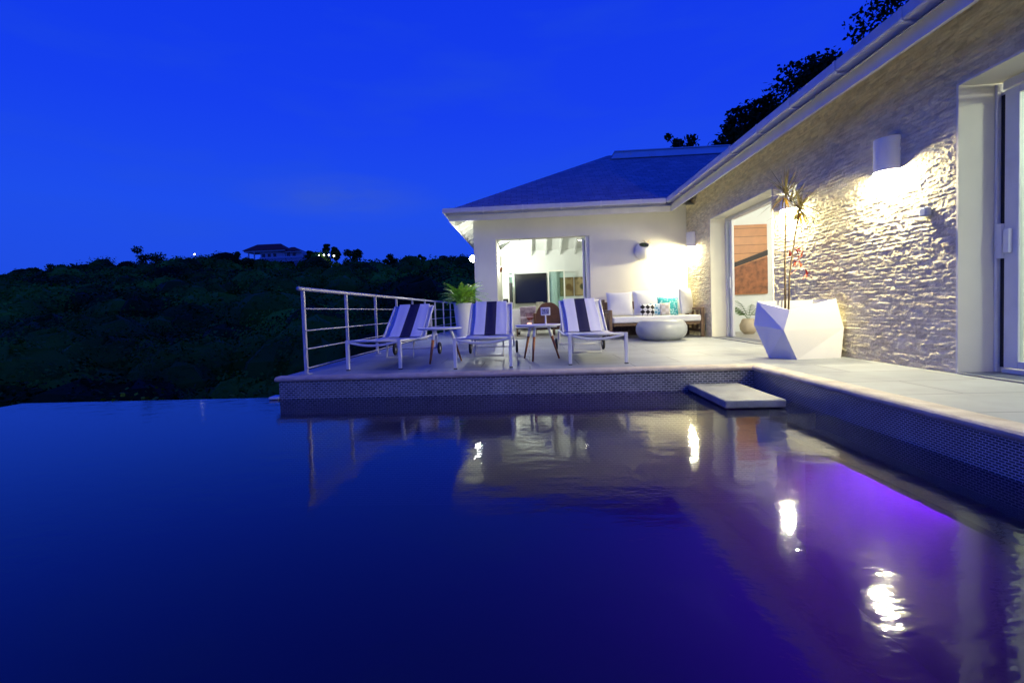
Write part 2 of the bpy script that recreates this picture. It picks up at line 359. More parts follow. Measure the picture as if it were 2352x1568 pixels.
# mitre corner piece + right run
vs = [(PX-.02+a, PY-.02+a, z) for a, z in prof] + [(PX-.02+a, -3, z) for a, z in prof]
c.add(vs, [(i+1, i, n+i, n+i+1) for i in range(n-1)])
vs = [(2.37, PY-.02+a, z) for a, z in prof] + [(PX-.02+a, PY-.02+a, z) for a, z in prof]
c.add(vs, [(i, i+1, n+i+1, n+i) for i in range(n-1)])
co = c.build('coping', coping_m, smooth=False, kind='structure')
pt = MB()
pt.box(-2.89, PX, PY, PY+.14, -1.7, -.051); pt.build('pool_wall', mosaic_front, kind='structure'); pt = MB()                     # front tiled wall
pt.box(PX, PX+.146, -3, PY+.14, -1.7, -.0512)                  # right tiled wall
pt.build('pool_wall', mosaic, kind='structure')
bz = MB()
bz.box(-6.06, -2.894, 5.40, 5.62, -1.7, WZ-.004)              # infinity edge wall
bz.box(-6.26, -6.064, -3.2, 5.62, -1.7, WZ-.004)
bz.box(-6.06, PX+.1, -3.2, -3.0, -1.7, WZ+.1)
bz.box(-6.06, 2.405, -3.0, PY-.006, -1.8, -1.5)
bz.box(2.26, 2.404, -3.0, 4.2, -1.496, -.4205); bz.box(2.06, 2.404, -3.0, 4.2, -.42, -.39)                      # ledge along the right wall
bz.build('pool_basin', basin_m, kind='structure')
wl = [(-6.25, -3.05), (PX+.004, -3.05), (PX+.004, PY+.004), (-2.888, PY+.004), (-2.888, 5.61), (-6.25, 5.61)]
MB().add([(x, y, WZ) for x, y in wl]+[(x, y, -1.62) for x, y in wl], [tuple(range(6)), tuple(range(11, 5, -1))]+[(k, 6+k, 6+(k+1) % 6, (k+1) % 6) for k in range(6)]).build('water', water_m, kind='structure')
tag(MB().box(-3.02, -2.90, 5.44, 5.60, WZ+.004, WZ+.035).build('edge_stop', plastic, bevel=.01), 'small pale block where the vanishing pool edge meets the terrace corner', 'edge block')
st = thing('pool_step', 'low square stone step in the pool corner, just above the water', 'pool step', (1.95, 4.9, WZ))
MB().box(1.71, 2.24, 4.44, PY-.01, -.25, -.178).build('slab', slab_m, st, bevel=.014)
MB().box(1.80, 2.165, 4.60, PY-.008, -.60, -.252).box(2.166, 2.40, 4.30, PY-.008, -.60, -.275).build('base', basin_m, st)
# purple underwater lamp in the ledge face
ul = thing('pool_light', 'glowing violet underwater light low on the right side of the pool', 'pool light', (2.17, 3.2, -.44))
MB().box(2.20, 2.235, 2.75, 3.65, -.455, -.428).build('lens', emis('violet_lens', (.16, .01, 1), 1), ul)
lamp('pool_lamp', 'AREA', (2.192, 3.1, -.452), 36, (.30, .002, 1), parent=ul, rot=(0, math.radians(72), 0), shape='RECTANGLE', size=.025, size_y=.9)

# ------------------------------------------------------------ hill and forest
SK = np.array([(-300, 11), (-229, 16.4), (-216, 19.3), (-202, 22.4), (-188, 24.6), (-170, 26.4), (-153, 26.2), (-134, 25.4), (-116, 27.0), (-94, 26.6), (-81, 25.0), (-62, 23.2), (-44, 21.8), (-23, 21.6), (40, 21), (120, 24)])
def ridge(x, y):
    return np.interp(x*200/np.maximum(y, 40), SK[:, 0], SK[:, 1]) - 3.9
def ground_h(x, y):
    y = np.asarray(y, float); x = np.asarray(x, float)
    s = np.clip((y-30)/170, 0, 1)
    far = -9 + (ridge(x, np.full_like(y, 200.)) + 9)*(.8*s + .2*s*s)
    near = -3.9 - np.clip((y-8)/22, 0, 1)*5.1
    h = np.where(y < 30, near, far)
    h = np.where(y > 200, far-(y-200)*.35, h)
    return h + .8*np.sin(x*.21+y*.13)*np.clip((y-15)/40, 0, 1) + 1.2*np.sin(x*.07-y*.05)*np.clip((y-40)/60, 0, 1)*(y < 190)
xs = np.concatenate([np.linspace(-600, -60, 50), np.linspace(-56, 40, 40), np.linspace(50, 500, 30)])
ys = np.concatenate([np.linspace(-200, 0, 8), np.linspace(6, 60, 28), np.linspace(65, 260, 45), np.linspace(280, 900, 10)])
X, Y = np.meshgrid(xs, ys, indexing='ij'); Z = ground_h(X, Y)
MB().grid([[(X[i, j], Y[i, j], Z[i, j]) for j in range(len(ys))] for i in range(len(xs))]).build('hill', ground_m, smooth=True, kind='structure')
cs = []; sz = []; nr = []; tn = []; hulls = []
def scatter(n, y0, y1, rmin, rmax, per, leaf):
    yy = np.sqrt(rng.uniform(y0**2, y1**2, n)); rat = rng.uniform(-1.32, 0.03, n); xx = yy*rat
    for x, y in zip(xx, yy):
        if x > -4.2 and y < 60: continue
        r = rmin+(rmax-rmin)*rng.uniform(0, 1)**2.2*1.35
        if y > 150 and (-.428 < x/y < -.365 or -123 < x*200/y < -88): r = min(r, 2.3)
        hulls.append((x, y, r)); z = float(ground_h(x, y))
        k = int(per*r*r); dd = rng.normal(size=(k, 3)); dd /= np.linalg.norm(dd, axis=1)[:, None]
        lump = 1+.22*np.sin(dd[:, 0]*5+x)*np.cos(dd[:, 1]*4+y)+.15*np.sin(dd[:, 2]*7+x*3)
        rad = r*lump*rng.uniform(.72, 1.03, k)
        P = dd*rad[:, None]*np.array([1, 1, .85]) + np.array([x, y, z+r*.35])
        kk_ = dd[:, 2] > -.35; P = P[kk_]; nr.append(dd[kk_])
        cs.append(P); sz.append(np.full(len(P), leaf)); tn.append(np.full(len(P), rng.uniform(.25, 1.9)))
scatter(250, 13, 30, 1.1, 2.6, 240, .17)
scatter(330, 28, 70, 2.0, 5.0, 90, .32)
scatter(520, 68, 130, 2.8, 6.0, 32, .55)
scatter(820, 125, 202, 2.6, 5.0, 19, .8)
hq = []; ht = []
for (x, y, r) in hulls:
    z = float(ground_h(x, y)); pa, pb = 9, 6
    def hp(i, j):
        q = 2*math.pi*(i % pa)/pa + x; v = math.pi*j/pb
        k = r*.86*(1+.10*math.sin(3*q+y))
        return (x+k*math.cos(q)*math.sin(v), y+k*math.sin(q)*math.sin(v), z+r*.35+k*.85*math.cos(v))
    for i in range(pa):
        for j in range(4): hq.append((hp(i, j), hp(i, j+1), hp(i+1, j+1), hp(i+1, j)))
    ht += [pa*4]
LQ = leaf_cloud(np.concatenate(cs), np.concatenate(sz), .8, np.concatenate(nr))
fo = quads('forest', np.concatenate([LQ.reshape(-1, 3), np.array(hq).reshape(-1, 3)]), forest_m, kind='stuff')
ta = fo.data.attributes.new('tone', 'FLOAT', 'POINT'); ta.data.foreach_set('value', np.repeat(np.concatenate(tn)*rng.uniform(.85, 1.15, sum(map(len, tn))), 4).astype(np.float32).tolist() + np.repeat([float(q_[0]) for q_ in tn], np.array(ht)*4).tolist())

def make_tree(label, x, y, ztop, w, leaf, base=None, m=forest_m, lumps=14, per=110, trunk=.25, name='hill_tree', group='trees standing out on the hill skyline', flat=.8):
    gz = float(ground_h(x, y)) if base is None else base
    T = thing(name, label, 'tree', (x, y, gz), group)
    h = ztop-gz; P = []
    cz = ztop - w*flat*.42
    tb = MB().tube([(x, y, gz), (x+.05*w, y, gz+(cz-gz)*.6), (x, y, cz+.1*w)], trunk, 8, trunk*.4)
    for i in range(lumps):
        a = rng.uniform(0, 6.28); rr = w*.5*rng.uniform(.15, .8); u = rng.uniform(-.5 if base is not None else -1.4, .62)
        c_ = np.array([x+rr*math.cos(a), y+rr*math.sin(a), cz+u*w*flat*(1-.6*rr/(w*.5))*.8])
        tb.tube([(x, y, cz-.35*w*flat), tuple(c_)], trunk*.3, 5, trunk*.08)
        r = w*rng.uniform(.11, .22); dd = rng.normal(size=(per, 3)); dd /= np.linalg.norm(dd, axis=1)[:, None]
        P.append(c_+dd*(r*rng.uniform(.35, 1.05, per))[:, None]*np.array([1, 1, .75]))
    tb.build('trunk', bark, T)
    P = np.concatenate(P); P[:, 2] = np.minimum(P[:, 2], ztop)
    quads('crown', leaf_cloud(P, leaf), m, parent=T, loc=(x, y, gz))
    return T
for (lab, x, zt, w) in [
  ('broad dark tree, tallest dome on the left half of the ridge', -162.3, 33.0, 17), ('small pointed tree on the ridge left of the tall dome', -180.2, 29.2, 6),
  ('low rounded tree on the ridge at the far left', -198, 28.2, 11), ('flat dark tree on the ridge near the left picture edge', -211, 26.5, 10),
  ('round dark bush just left of the red-roofed hill house', -120.5, 29.2, 6), ('dark tree beside the bright lamp on the ridge', -129, 28.8, 7),
  ('slim upright tree above the four hillside lights', -82.3, 30.4, 3.2), ('feathery tree right behind the hillside lights', -78.6, 29.6, 5),
  ('wide low tree right of the hillside lights', -71, 28.2, 12), ('small dark tree on the ridge between the lights and the house', -56.5, 25.6, 8),
  ('rounded tree on the ridge left of the house corner', -44, 24.6, 7), ('dark tree on the ridge nearest the house corner', -33, 23.6, 9),
  ('dark bush right of the red-roofed hill house', -89, 28.0, 6)]:
    make_tree(lab, x, 199, zt, w, .95, m=ridge_m, per=170)

# hill house
hh = thing('hill_house', 'distant villa with dark red hipped roof and pale walls on the ridge', 'house', (-105, 200, 24))
rr_ = mat('red_roof', (.30, .03, .02), .8, var=.2); hw = mat('pale_house_wall', (.75, .62, .62), .8, var=.08, vscale=1)
def hip(mb, x0, x1, y0, y1, z0, z1, inset):
    ym = (y0+y1)/2
    mb.add([(x0,y0,z0),(x1,y0,z0),(x1,y1,z0),(x0,y1,z0),(x0+inset,ym,z1),(x1-inset,ym,z1)], [(0,1,5,4),(1,2,5),(2,3,4,5),(3,0,4),(3,2,1,0)])
q = MB(); hip(q, -116.8, -98.6, 196, 206, 29.0, 32.0, 4.0); q.build('roof', rr_, hh)
q = MB(); hip(q, -102, -92.6, 196.5, 205, 28.2, 30.3, 4.0); q.build('roof', rr_, hh)
MB().box(-116.3, -99, 196.6, 205, 28.35, 28.95).box(-98.9, -92.5, 197, 204.5, 27.7, 28.15).build('fascia', hw, hh)
MB().box(-110, -99.5, 198, 205, 22, 28.34).box(-99.4, -92, 198.2, 204, 22, 27.69).build('wall', hw, hh)
for x in (-114.8, -112.4): MB().box(x, x+.4, 197, 197.4, 22, 28.34).build('column', hw, hh)
wm = mat('dark_window', (.02, .02, .03), .2)
for x in (-109.2, -106.8, -104.4, -98.6, -96.2): MB().box(x, x+1.1, 197.8, 197.99, 26.1, 27.6).build('window', wm, hh)
MB().box(-109.5, -92.4, 196.2, 196.4, 25.4, 26.0).build('balustrade', hw, hh)
hm = mat('grey_hill_block', (.3, .32, .4), .8)
for i, (x, z, lab) in enumerate([(-81.6, 24.9, 'leftmost of four white lights glowing on the hillside'), (-79.7, 25.1, 'second from left of four white hillside lights'), (-77.7, 25.0, 'third from left of four white hillside lights'), (-75.7, 24.6, 'rightmost of four white hillside lights'), (-132.9, 27.6, 'single white lamp on the ridge left of the red-roofed house')]):
    L_ = thing('hill_lamp', lab, 'lamp', (x, 190, z-2), 'lamps on the far hill')
    MB().tube([(x, 190, z-3), (x, 190, z-.3)], .08, 6).build('post', bark, L_)
    MB().lathe(x, 190, [(.05, z-.32), (.3, z-.15), (.34, z), (.22, z+.2), (.04, z+.28)], 10)  .build('globe', emis('hill_lamp_glow', (.95, 1, .95), 7), L_, smooth=True)
# trees behind the right wing
for (lab, x, y, zt, w, lp, per) in [
  ('small airy tree behind the roof ridge cap', 5.60, 18.2, 6.95, 1.3, 9, 30), ('round leafy tree behind the right end of the ridge cap', 7.75, 18.2, 7.4, 2.4, 34, 90),
  ('tall tree whose leaves rise above the middle of the long gutter', 10.5, 18.4, 9.1, 3.4, 44, 85), ('large tree showing behind the gutter near the top of the picture', 13.3, 18.0, 10.9, 3.6, 40, 80),
  ('leafy tree low behind the gutter beside the round tree', 9.0, 18.8, 8.0, 2.2, 24, 80)]:
    make_tree(lab, x, y, zt, w, .17, base=-3, m=tree_m, lumps=lp, per=per, trunk=.12, name='garden_tree', group='trees rising behind the house', flat=.9)

# ------------------------------------------------------------ villa
V = thing('villa', 'white single-storey villa with stone-clad wing, dark shingle roof and white gutters', 'house', (3.7, 11.75, 0))
FY = 11.75
mw = MB()
mw.box(-1.25, -.72, FY, FY+.28, 0, 3.05); mw.box(1.48, WX+.2, FY, FY+.28, 0, 3.05); mw.box(-.72, 1.48, FY, FY+.28, 2.385, 3.05)
mw.box(-1.25, -1.0, FY+.28, 19.95, 0, 3.05)
mw.build('wall', white, V)
iw = MB()
iw.box(-1.0, 9, 19.7, 19.95, 0, 3.3); iw.box(9, 9.2, 12.03, 19.95, 0, 3.4); iw.box(4.0, 9, FY, FY+.28, 0, 3.3)
iw.box(9, 9.2, -1, FY, 0, 3.3); iw.box(3.98, 9.2, -1.2, -1.0, 0, 3.3)
iw.build('interior_wall', white_in, V)
MB().box(-.999, 8.99, FY+.02, 19.69, .001, .012).box(4.06, 8.99, -1, FY-.01, .0012, .0122).build('interior_floor', floor_in, V)
# roof
ex, ey, ez = -1.80, 11.17, 2.99; a = 4.41; sl = .537; ry = ey+a; rz = ez+a*sl; bx_ = 13.5
rf = MB(); th = .12
def roofpoly(o):
    return [(ex, ey, ez-o), (bx_, ey, ez-o), (bx_, ry, rz-o), (ex+a, ry, rz-o), (ex, ry+a, ez-o), (bx_, ry+a, ez-o)]
rf.add(roofpoly(0), [(0, 1, 2, 3), (0, 3, 4), (4, 3, 2, 5)])
rf.build('roof', shingle, V)
cm = mat('ceiling_boards', (.76, .78, .74), .7, var=.03)
MB().add(roofpoly(th), [(3, 2, 1, 0), (4, 3, 0), (5, 2, 3, 4)]).build('ceiling', cm, V)
# ridge cap box
MB().add([(ex+a-.02, ry-.58, rz-.27), (ex+a+3.35, ry-.58, rz-.27), (ex+a+3.35, ry+.45, rz-.29), (ex+a-.02, ry+.45, rz-.29),
          (ex+a+.14, ry-.50, rz-.06), (ex+a+3.42, ry-.50, rz-.06), (ex+a+3.42, ry+.5, rz-.06), (ex+a+.14, ry+.5, rz-.06)],
         [(3,2,1,0),(4,5,6,7),(0,1,5,4),(1,2,6,5),(2,3,7,6),(3,0,4,7)]).build('ridge_vent', trim, V, bevel=.01)
MB().box(ex+a+.10, ex+a+3.46, ry-.54, ry+.54, rz-.056, rz-.03).build('ridge_cap', trim, V)
# right wing roof (rises to the east from its eave)
rx0 = 3.16
MB().add([(rx0, -3, ez), (rx0, 11.1, ez), (rx0+3.6, 14.7, ez+3.6*sl), (rx0+3.6, -3, ez+3.6*sl), (rx0+7.2, -3, ez), (rx0+7.2, 14, ez)], [(0, 3, 2, 1), (3, 4, 5, 2)]).build('roof', shingle, V)
MB().add([(rx0, -3, ez-th), (rx0, 11.1, ez-th), (rx0+3.6, 14.7, ez+3.6*sl-th), (rx0+3.6, -3, ez+3.6*sl-th)], [(0, 1, 2, 3)]).build('soffit', trim, V)
MB().box(4.0, 9, -1, 11.74, 2.9, 2.94).build('ceiling', cm, V)
# fascias
fz0, fz1 = 2.77, 2.90
MB().box(-1.72, 3.235, 11.27, 11.30, fz0, fz1+.034).box(3.24, 3.27, -3, 11.30, fz0, fz1+.034).box(-1.75, -1.72, 11.27, 20.0, fz0, fz1+.034).build('fascia', trim, V, bevel=.003)
# gutters: open K profile channels
def channel(mb, prof, p0, p1, nrm):   # prof (out, z) ; extruded from p0 to p1 (x,y); nrm outward unit
    vs = [(p[0]+nrm[0]*o, p[1]+nrm[1]*o, z) for p in (p0, p1) for o, z in prof]
    k = len(prof); mb.add(vs, [(i, (i+1) % k, k+(i+1) % k, k+i) for i in range(k)] + [tuple(range(k-1, -1, -1)), tuple(range(k, 2*k))])
gp = [(0.001, 2.935), (.115, 2.938), (.126, 2.952), (.130, 3.04), (.118, 3.04), (.114, 2.956), (.105, 2.948), (.001, 2.945)]
g = MB(); channel(g, gp, (-1.86, 11.27), (3.105, 11.27), (0, -1)); g.build('gutter', alu, V)
g = MB(); channel(g, gp, (3.24, 11.15), (3.24, -3), (-1, 0)); g.build('gutter', alu, V)
g = MB(); channel(g, gp, (-1.75, 20), (-1.75, 11.15), (-1, 0)); g.build('gutter', alu, V)
for x in (-.94, -.05, .81, 1.69, 2.56):
    q = MB(); channel(q, [(0.0, 2.905), (.122, 2.922), (.136, 2.945), (.137, 3.044), (.131, 3.044), (.127, 2.952), (.115, 2.937), (0, 2.934)], (x-.018, 11.27), (x+.018, 11.27), (0, -1)); q.build('gutter_bracket', trim, V)
for y in (10.3, 9.5, 8.65, 7.75, 6.87, 6.05, 5.2, 4.33, 3.45, 2.6):
    q = MB(); channel(q, [(0.0, 2.905), (.122, 2.922), (.136, 2.945), (.137, 3.044), (.131, 3.044), (.127, 2.952), (.115, 2.937), (0, 2.934)], (3.24, y+.018), (3.24, y-.018), (-1, 0)); q.build('gutter_bracket', trim, V)
# rafters: eave on the left, interior
def rafter(mb, p0, p1, w=.05, h=.16):
    p0 = Vector(p0); p1 = Vector(p1); dd = p1-p0; s_ = Vector((dd.y, -dd.x, 0)).normalized()*w/2; u = Vector((0, 0, -h))
    vs = [p0-s_, p0+s_, p1+s_, p1-s_]; vs += [v+u for v in vs]
    mb.add(vs, [(0,1,2,3),(7,6,5,4),(0,4,5,1),(1,5,6,2),(2,6,7,3),(3,7,4,0)])
for y in np.arange(12.1, 19.6, .62):
    if y > ry: continue
    k = min(y-ey, a) ; e = .5
    q = MB(); rafter(q, (-1.71, y, ez-th-.002+(.09)*sl), (-1.255, y, ez-th-.002+.545*sl), .05, .14); q.build('rafter', trim, V)
for x in np.arange(.2, 8, .57):
    q = MB(); yy1 = max(ry+.02, 0); yb = 19.69
    top = ez-th-.002
    q.add([], []); rafter(q, (x, max(ry, 0), rz-th-.01) if x > ex+a else (x, ry+a-(x-ex), top+(x-ex)*sl), (x, yb, top+(ry+a-yb)*sl), .06, .2); q.build('rafter', cm, V)
q = MB(); rafter(q, (ex+a, ry, rz-th-.01), (-1.0, ry+a-(-1.0-ex), ez-th-.002+(-1.0-ex)*sl), .10, .24); q.build('rafter', cm, V)
q = MB(); rafter(q, (ex+a-.3, ey+a-.3, rz-th-.17), (-.99, ey+(-.99-ex), ez-th-.002+(-.99-ex)*sl), .10, .24); q.build('rafter', cm, V)
for y in np.arange(12.7, 19.4, .7):
    k = min(y-ey, ry+a-y)
    if k < 1.2: continue
    q = MB(); rafter(q, (-.99, y, ez-th-.002+(-.99-ex)*sl), (ex+k, y, ez-th-.002+k*sl), .06, .2); q.build('rafter', cm, V)

q = MB(); rafter(q, (-.985, 18.7, 2.96), (.35, 18.7, 3.98), .12, .22); q.build('rafter', cm, V)
# stone cladding: displaced split-face courses
def noise2(u, v, seed, sc):
    r_ = np.random.default_rng(seed); n_ = 257; G = r_.uniform(-1, 1, (n_, n_))
    x = (u*sc) % 255; y = (v*sc) % 255; i = x.astype(int); j = y.astype(int); fx = x-i; fy = y-j
    fx = fx*fx*(3-2*fx); fy = fy*fy*(3-2*fy)
    return G[i, j]*(1-fx)*(1-fy)+G[i+1, j]*fx*(1-fy)+G[i, j+1]*(1-fx)*fy+G[i+1, j+1]*fx*fy
st_ = .0088
yy = np.arange(-1.0, FY+.001, st_); zz = np.arange(0.0, 3.06, st_)
Yg, Zg = np.meshgrid(yy, zz, indexing='ij')
rh = .040; row = np.floor(Zg/rh + .16*noise2(Yg, Zg, 5, 7)).astype(int)
rs = np.random.default_rng(11); offs = rs.uniform(0, 5, 400); lens = rs.uniform(.06, .2, 400)
cell = np.floor((Yg+offs[row+5])/lens[row+5] + .35*noise2(Yg, Zg, 9, 3)).astype(int)
hsh = lambda a_, b_, k: (np.sin(a_*12.9898+b_*78.233+k*3.7)*43758.5453) % 1
h1 = hsh(row, cell, 1); h2 = hsh(row, cell, 2)
cr_ = np.floor(Zg/.0145 + .5*noise2(Yg, Zg, 21, 16)); cc_ = np.floor(Yg/.036 + cr_*.37 + .6*noise2(Yg, Zg, 22, 22))
h3 = hsh(cr_, cc_, 5); cr2 = np.floor(Zg/.024 + .5*noise2(Yg, Zg, 23, 12)); cc2 = np.floor(Yg/.075 + cr2*.61 + .6*noise2(Yg, Zg, 24, 10)); h4 = hsh(cr2, cc2, 9)
disp = .0045*h1**1.3 + .0048*h3**1.5 + .0050*h4**1.5 + .0012*noise2(Yg, Zg*1.6, 4, 60) + .001*noise2(Yg+3, Zg, 14, 20)
fr_ = (Zg/rh) % 1
disp = disp - .004*(fr_ < .16) + (rs.uniform(-1, 1, disp.shape))*.0012
tone = .74+.26*h2+.10*h4
Xg = WX - .012 - disp + .02
idx = np.arange(len(yy)*len(zz)).reshape(len(yy), len(zz))
ymid = (yy[:-1]+yy[1:])/2; zmid = (zz[:-1]+zz[1:])/2
YM, ZM = np.meshgrid(ymid, zmid, indexing='ij')
keep = ~(((YM > 7.708) & (YM < 10.25) & (ZM < 2.40)) | ((YM > 1.2) & (YM < 4.525) & (ZM < 2.478)))
A = idx[:-1, :-1][keep]; B = idx[1:, :-1][keep]; C_ = idx[1:, 1:][keep]; D = idx[:-1, 1:][keep]
F = np.stack([A, D, C_, B], 1)
me = bpy.data.meshes.new('stone_cladding')
co_ = np.stack([Xg-3.7, Yg-11.75, Zg], -1).reshape(-1, 3).astype(np.float32)
me.vertices.add(len(co_)); me.vertices.foreach_set('co', co_.ravel())
me.loops.add(F.size); me.loops.foreach_set('vertex_index', F.ravel().astype(np.int32))
me.polygons.add(len(F)); me.polygons.foreach_set('loop_start', np.arange(len(F), dtype=np.int32)*4); me.polygons.foreach_set('loop_total', np.full(len(F), 4, dtype=np.int32))
me.update(calc_edges=True)
at_ = me.attributes.new('tone', 'FLOAT', 'POINT'); at_.data.foreach_set('value', tone.ravel().astype(np.float32))
me.materials.append(stone); so = bpy.data.objects.new('stone_cladding', me); COL.objects.link(so); so.parent = V
bw_ = MB()
for y0, y1, z0, z1 in [(-1, 1.2, 0, 3.05), (1.2, 4.525, 2.478, 3.05), (4.525, 7.708, 0, 3.05), (7.708, 10.25, 2.40, 3.05), (10.25, FY-.004, 0, 3.05)]:
    bw_.box(WX+.03, 4.0, y0, y1, z0, z1)
bw_.build('wall', white_in, V)
# reveals
for y0, y1, zt in [(1.2, 4.525, 2.478), (7.708, 10.25, 2.40)]:
    rv = MB(); rv.box(WX-.012, 4.10, y1-.022, y1-.001, .001, zt-.001); rv.box(WX-.012, 4.10, y0+.001, y0+.022, .001, zt-.001); rv.box(WX-.012, 4.10, y0+.023, y1-.023, zt-.022, zt-.002)
    rv.build('door_reveal', reveal_m, V)
MB().box(WX-.02, 4.10, 1.22, 4.50, .002, .014).build('door_sill', slab_m, V); MB().box(WX-.02, 4.10, 7.73, 10.22, .002, .014).build('door_sill', slab_m, V)

# sliding door, right opening
dr = MB(); dr.box(3.99, 4.09, 4.476, 4.50, .016, 2.44).box(4.03, 4.09, 4.43, 4.4755, .051, 2.369).box(3.99, 4.09, 1.24, 4.428, 2.37, 2.44).box(3.99, 4.09, 1.24, 4.428, .0165, .05)
df = dr.build('door_frame', alu, V, bevel=.004)
l = MB(); l.box(4.0, 4.045, 4.30, 4.42, .06, 2.36).box(4.0, 4.045, 1.3, 4.299, 2.30, 2.36).box(4.0, 4.045, 1.3, 4.299, .06, .12)
lf = l.build('sliding_door', alu, V, bevel=.004)
MB().box(3.98, 4.02, 4.424, 4.468, .98, 1.27).build('lock_plate', plastic, df, bevel=.004)
q = MB().box(3.965, 3.999, 4.345, 4.395, 1.02, 1.22); q.build('handle', plastic, lf, bevel=.008, origin=None)
MB().box(4.018, 4.026, 1.3, 4.299, .121, 2.299).build('glass', glass, lf)
MB().box(4.021, 4.029, 4.424, 4.4745, .06, 2.34).build('gap_shade', dark, df)  # black strip paints in the shade of the gap between frame and leaf
# far opening of right wing: leaf stacked at the far jamb
fr2 = MB().box(3.99, 4.09, 10.15, 10.225, .016, 2.37).box(3.99, 4.09, 7.74, 10.149, 2.31, 2.37).build('door_frame', alu, V, bevel=.004)
lf2 = MB().box(4.0, 4.045, 9.93, 10.03, .02, 2.30).build('sliding_door', alu, V, bevel=.004)
MB().box(4.05, 4.06, 10.035, 10.149, .02, 2.30).build('glass', dglass, lf2)
MB().box(3.965, 3.999, 9.96, 10.0, .98, 1.2).build('handle', plastic, lf2, bevel=.008)
# front opening frame
fr3 = MB().box(1.40, 1.478, FY+.05, FY+.15, .014, 2.383).build('door_frame', alu, V, bevel=.004)
lf3 = MB().box(1.33, 1.385, FY+.16, FY+.2, .02, 2.344).build('sliding_door', alu, V, bevel=.004)
MB().box(1.386, 1.40, FY+.17, FY+.19, .02, 2.30).build('glass', dglass, lf3)
MB().box(-1.0, -.72, FY+.281, FY+.30, .0, 2.8).build('door_reveal', reveal_m, V)

# ------------------------------------------------------------ wall lamps
def sconce(y, label, x=WX-.02, e=310, first=None):
    T = thing('wall_lamp', label, 'wall lamp', (x, y, 1.955), 'half-round wall lamps on the stone wall')
    R_, h = .128, .33; mb = MB(); n = 20; o = []; i_ = []
    for k in range(n+1):
        q = math.pi*k/n; o.append((-math.sin(q), math.cos(q)))
    vs = []
    for (rr2) in (R_, R_-.006):
        for z in (0, h):
            for (a1, b1_) in o: vs.append((x+a1*rr2 if abs(a1) > .02 else x+.05, y+b1_*rr2, 1.955+z))
    m_ = n+1; fs = []
    for k in range(n):
        fs += [(k, k+1, m_+k+1, m_+k), (2*m_+k+1, 2*m_+k, 3*m_+k, 3*m_+k+1), (k+1, k, 2*m_+k, 2*m_+k+1)]
    fs += [tuple(range(m_, 2*m_)), tuple(range(4*m_-1, 3*m_-1, -1))]
    mb.add(vs, fs); mb.build('shade', shade_m, T)
    MB().box(x+.0, x+.012, y-.05, y+.05, 2.0, 2.2).build('back_plate', plastic, T)
    MB().lathe(x-.055, y, [(.01, 2.09), (.022, 2.07), (.028, 2.045), (.022, 2.015), (.006, 2.0)], 12).build('bulb', bulb_m, T, smooth=True)
    lamp('lamp_light', 'POINT', (x-.06, y, 1.964), e, (1, .91, .54), r=.05, parent=T)
    return T
sconce(5.30, 'white half-round wall lamp nearest the camera, right of the spiky plant')
sconce(7.18, 'white half-round wall lamp hidden behind the spiky plant head')
sconce(.35, 'white half-round wall lamp on the stone wall beyond the sliding door, out of the picture', e=120)
sconce(11.28, 'white half-round wall lamp in the corner above the sofa', e=250)
# corner flood lamp on the left side of the house
cl = thing('corner_lamp', 'small bright floodlight on the left corner of the house', 'outdoor lamp', (-1.27, 12.3, 2.0))
MB().box(-1.30, -1.255, 12.25, 12.35, 1.95, 2.08).build('bracket', alu, cl, bevel=.004)
MB().lathe(-1.345, 12.3, [(.015, 1.93), (.065, 1.96), (.085, 2.01), (.065, 2.06), (.012, 2.09)], 14).build('lens', spark_m, cl, smooth=True)
lamp('flood_light', 'POINT', (-1.42, 12.45, 1.98), 38, (.95, 1, .9), r=.04, parent=cl)
# small box on the stone wall
sb = thing('wall_sensor', 'small blue-grey sensor box on the stone wall below the near lamp', 'sensor box', (WX-.03, 4.83, 1.42))
MB().box(WX-.06, WX-.002, 4.79, 4.87, 1.42, 1.50).build('housing', mat('blue_grey_plastic', (.45, .5, .6), .4), sb, bevel=.01)
MB().lathe(0, 0, [(.0, 0), (.03, .004), (.03, .012), (.0, .02)], 16).build('lens', black, sb).matrix_basis = Matrix.Translation((-.03, 0, .04)) @ Matrix.Rotation(-math.pi/2, 4, 'Y')

# ------------------------------------------------------------ railing
RL = thing('railing', 'stainless steel railing with round handrail and four bars along the left terrace edge', 'railing', (-2.68, 5.72, 0))
RX = -2.68
for k in range(10):
    y = 5.72+1.39*k
    q = MB().box(RX-.02, RX+.02, y-.02, y+.02, .0, 1.0); o = q.build('post', steel, RL, bevel=.004)
    MB().box(RX-.05, RX+.05, y-.05, y+.05, .001, .012).build('base_plate', steel, o)
MB().tube([(RX, 5.60, 1.022), (RX, 18.3, 1.022)], .024, 14).build('handrail', steel, RL, smooth=True)
for z in (.075, .305, .525, .785):
    MB().tube([(RX+.028, 5.70, z), (RX+.028, 18.25, z)], .0085, 8).build('bar', steel, RL, smooth=True)
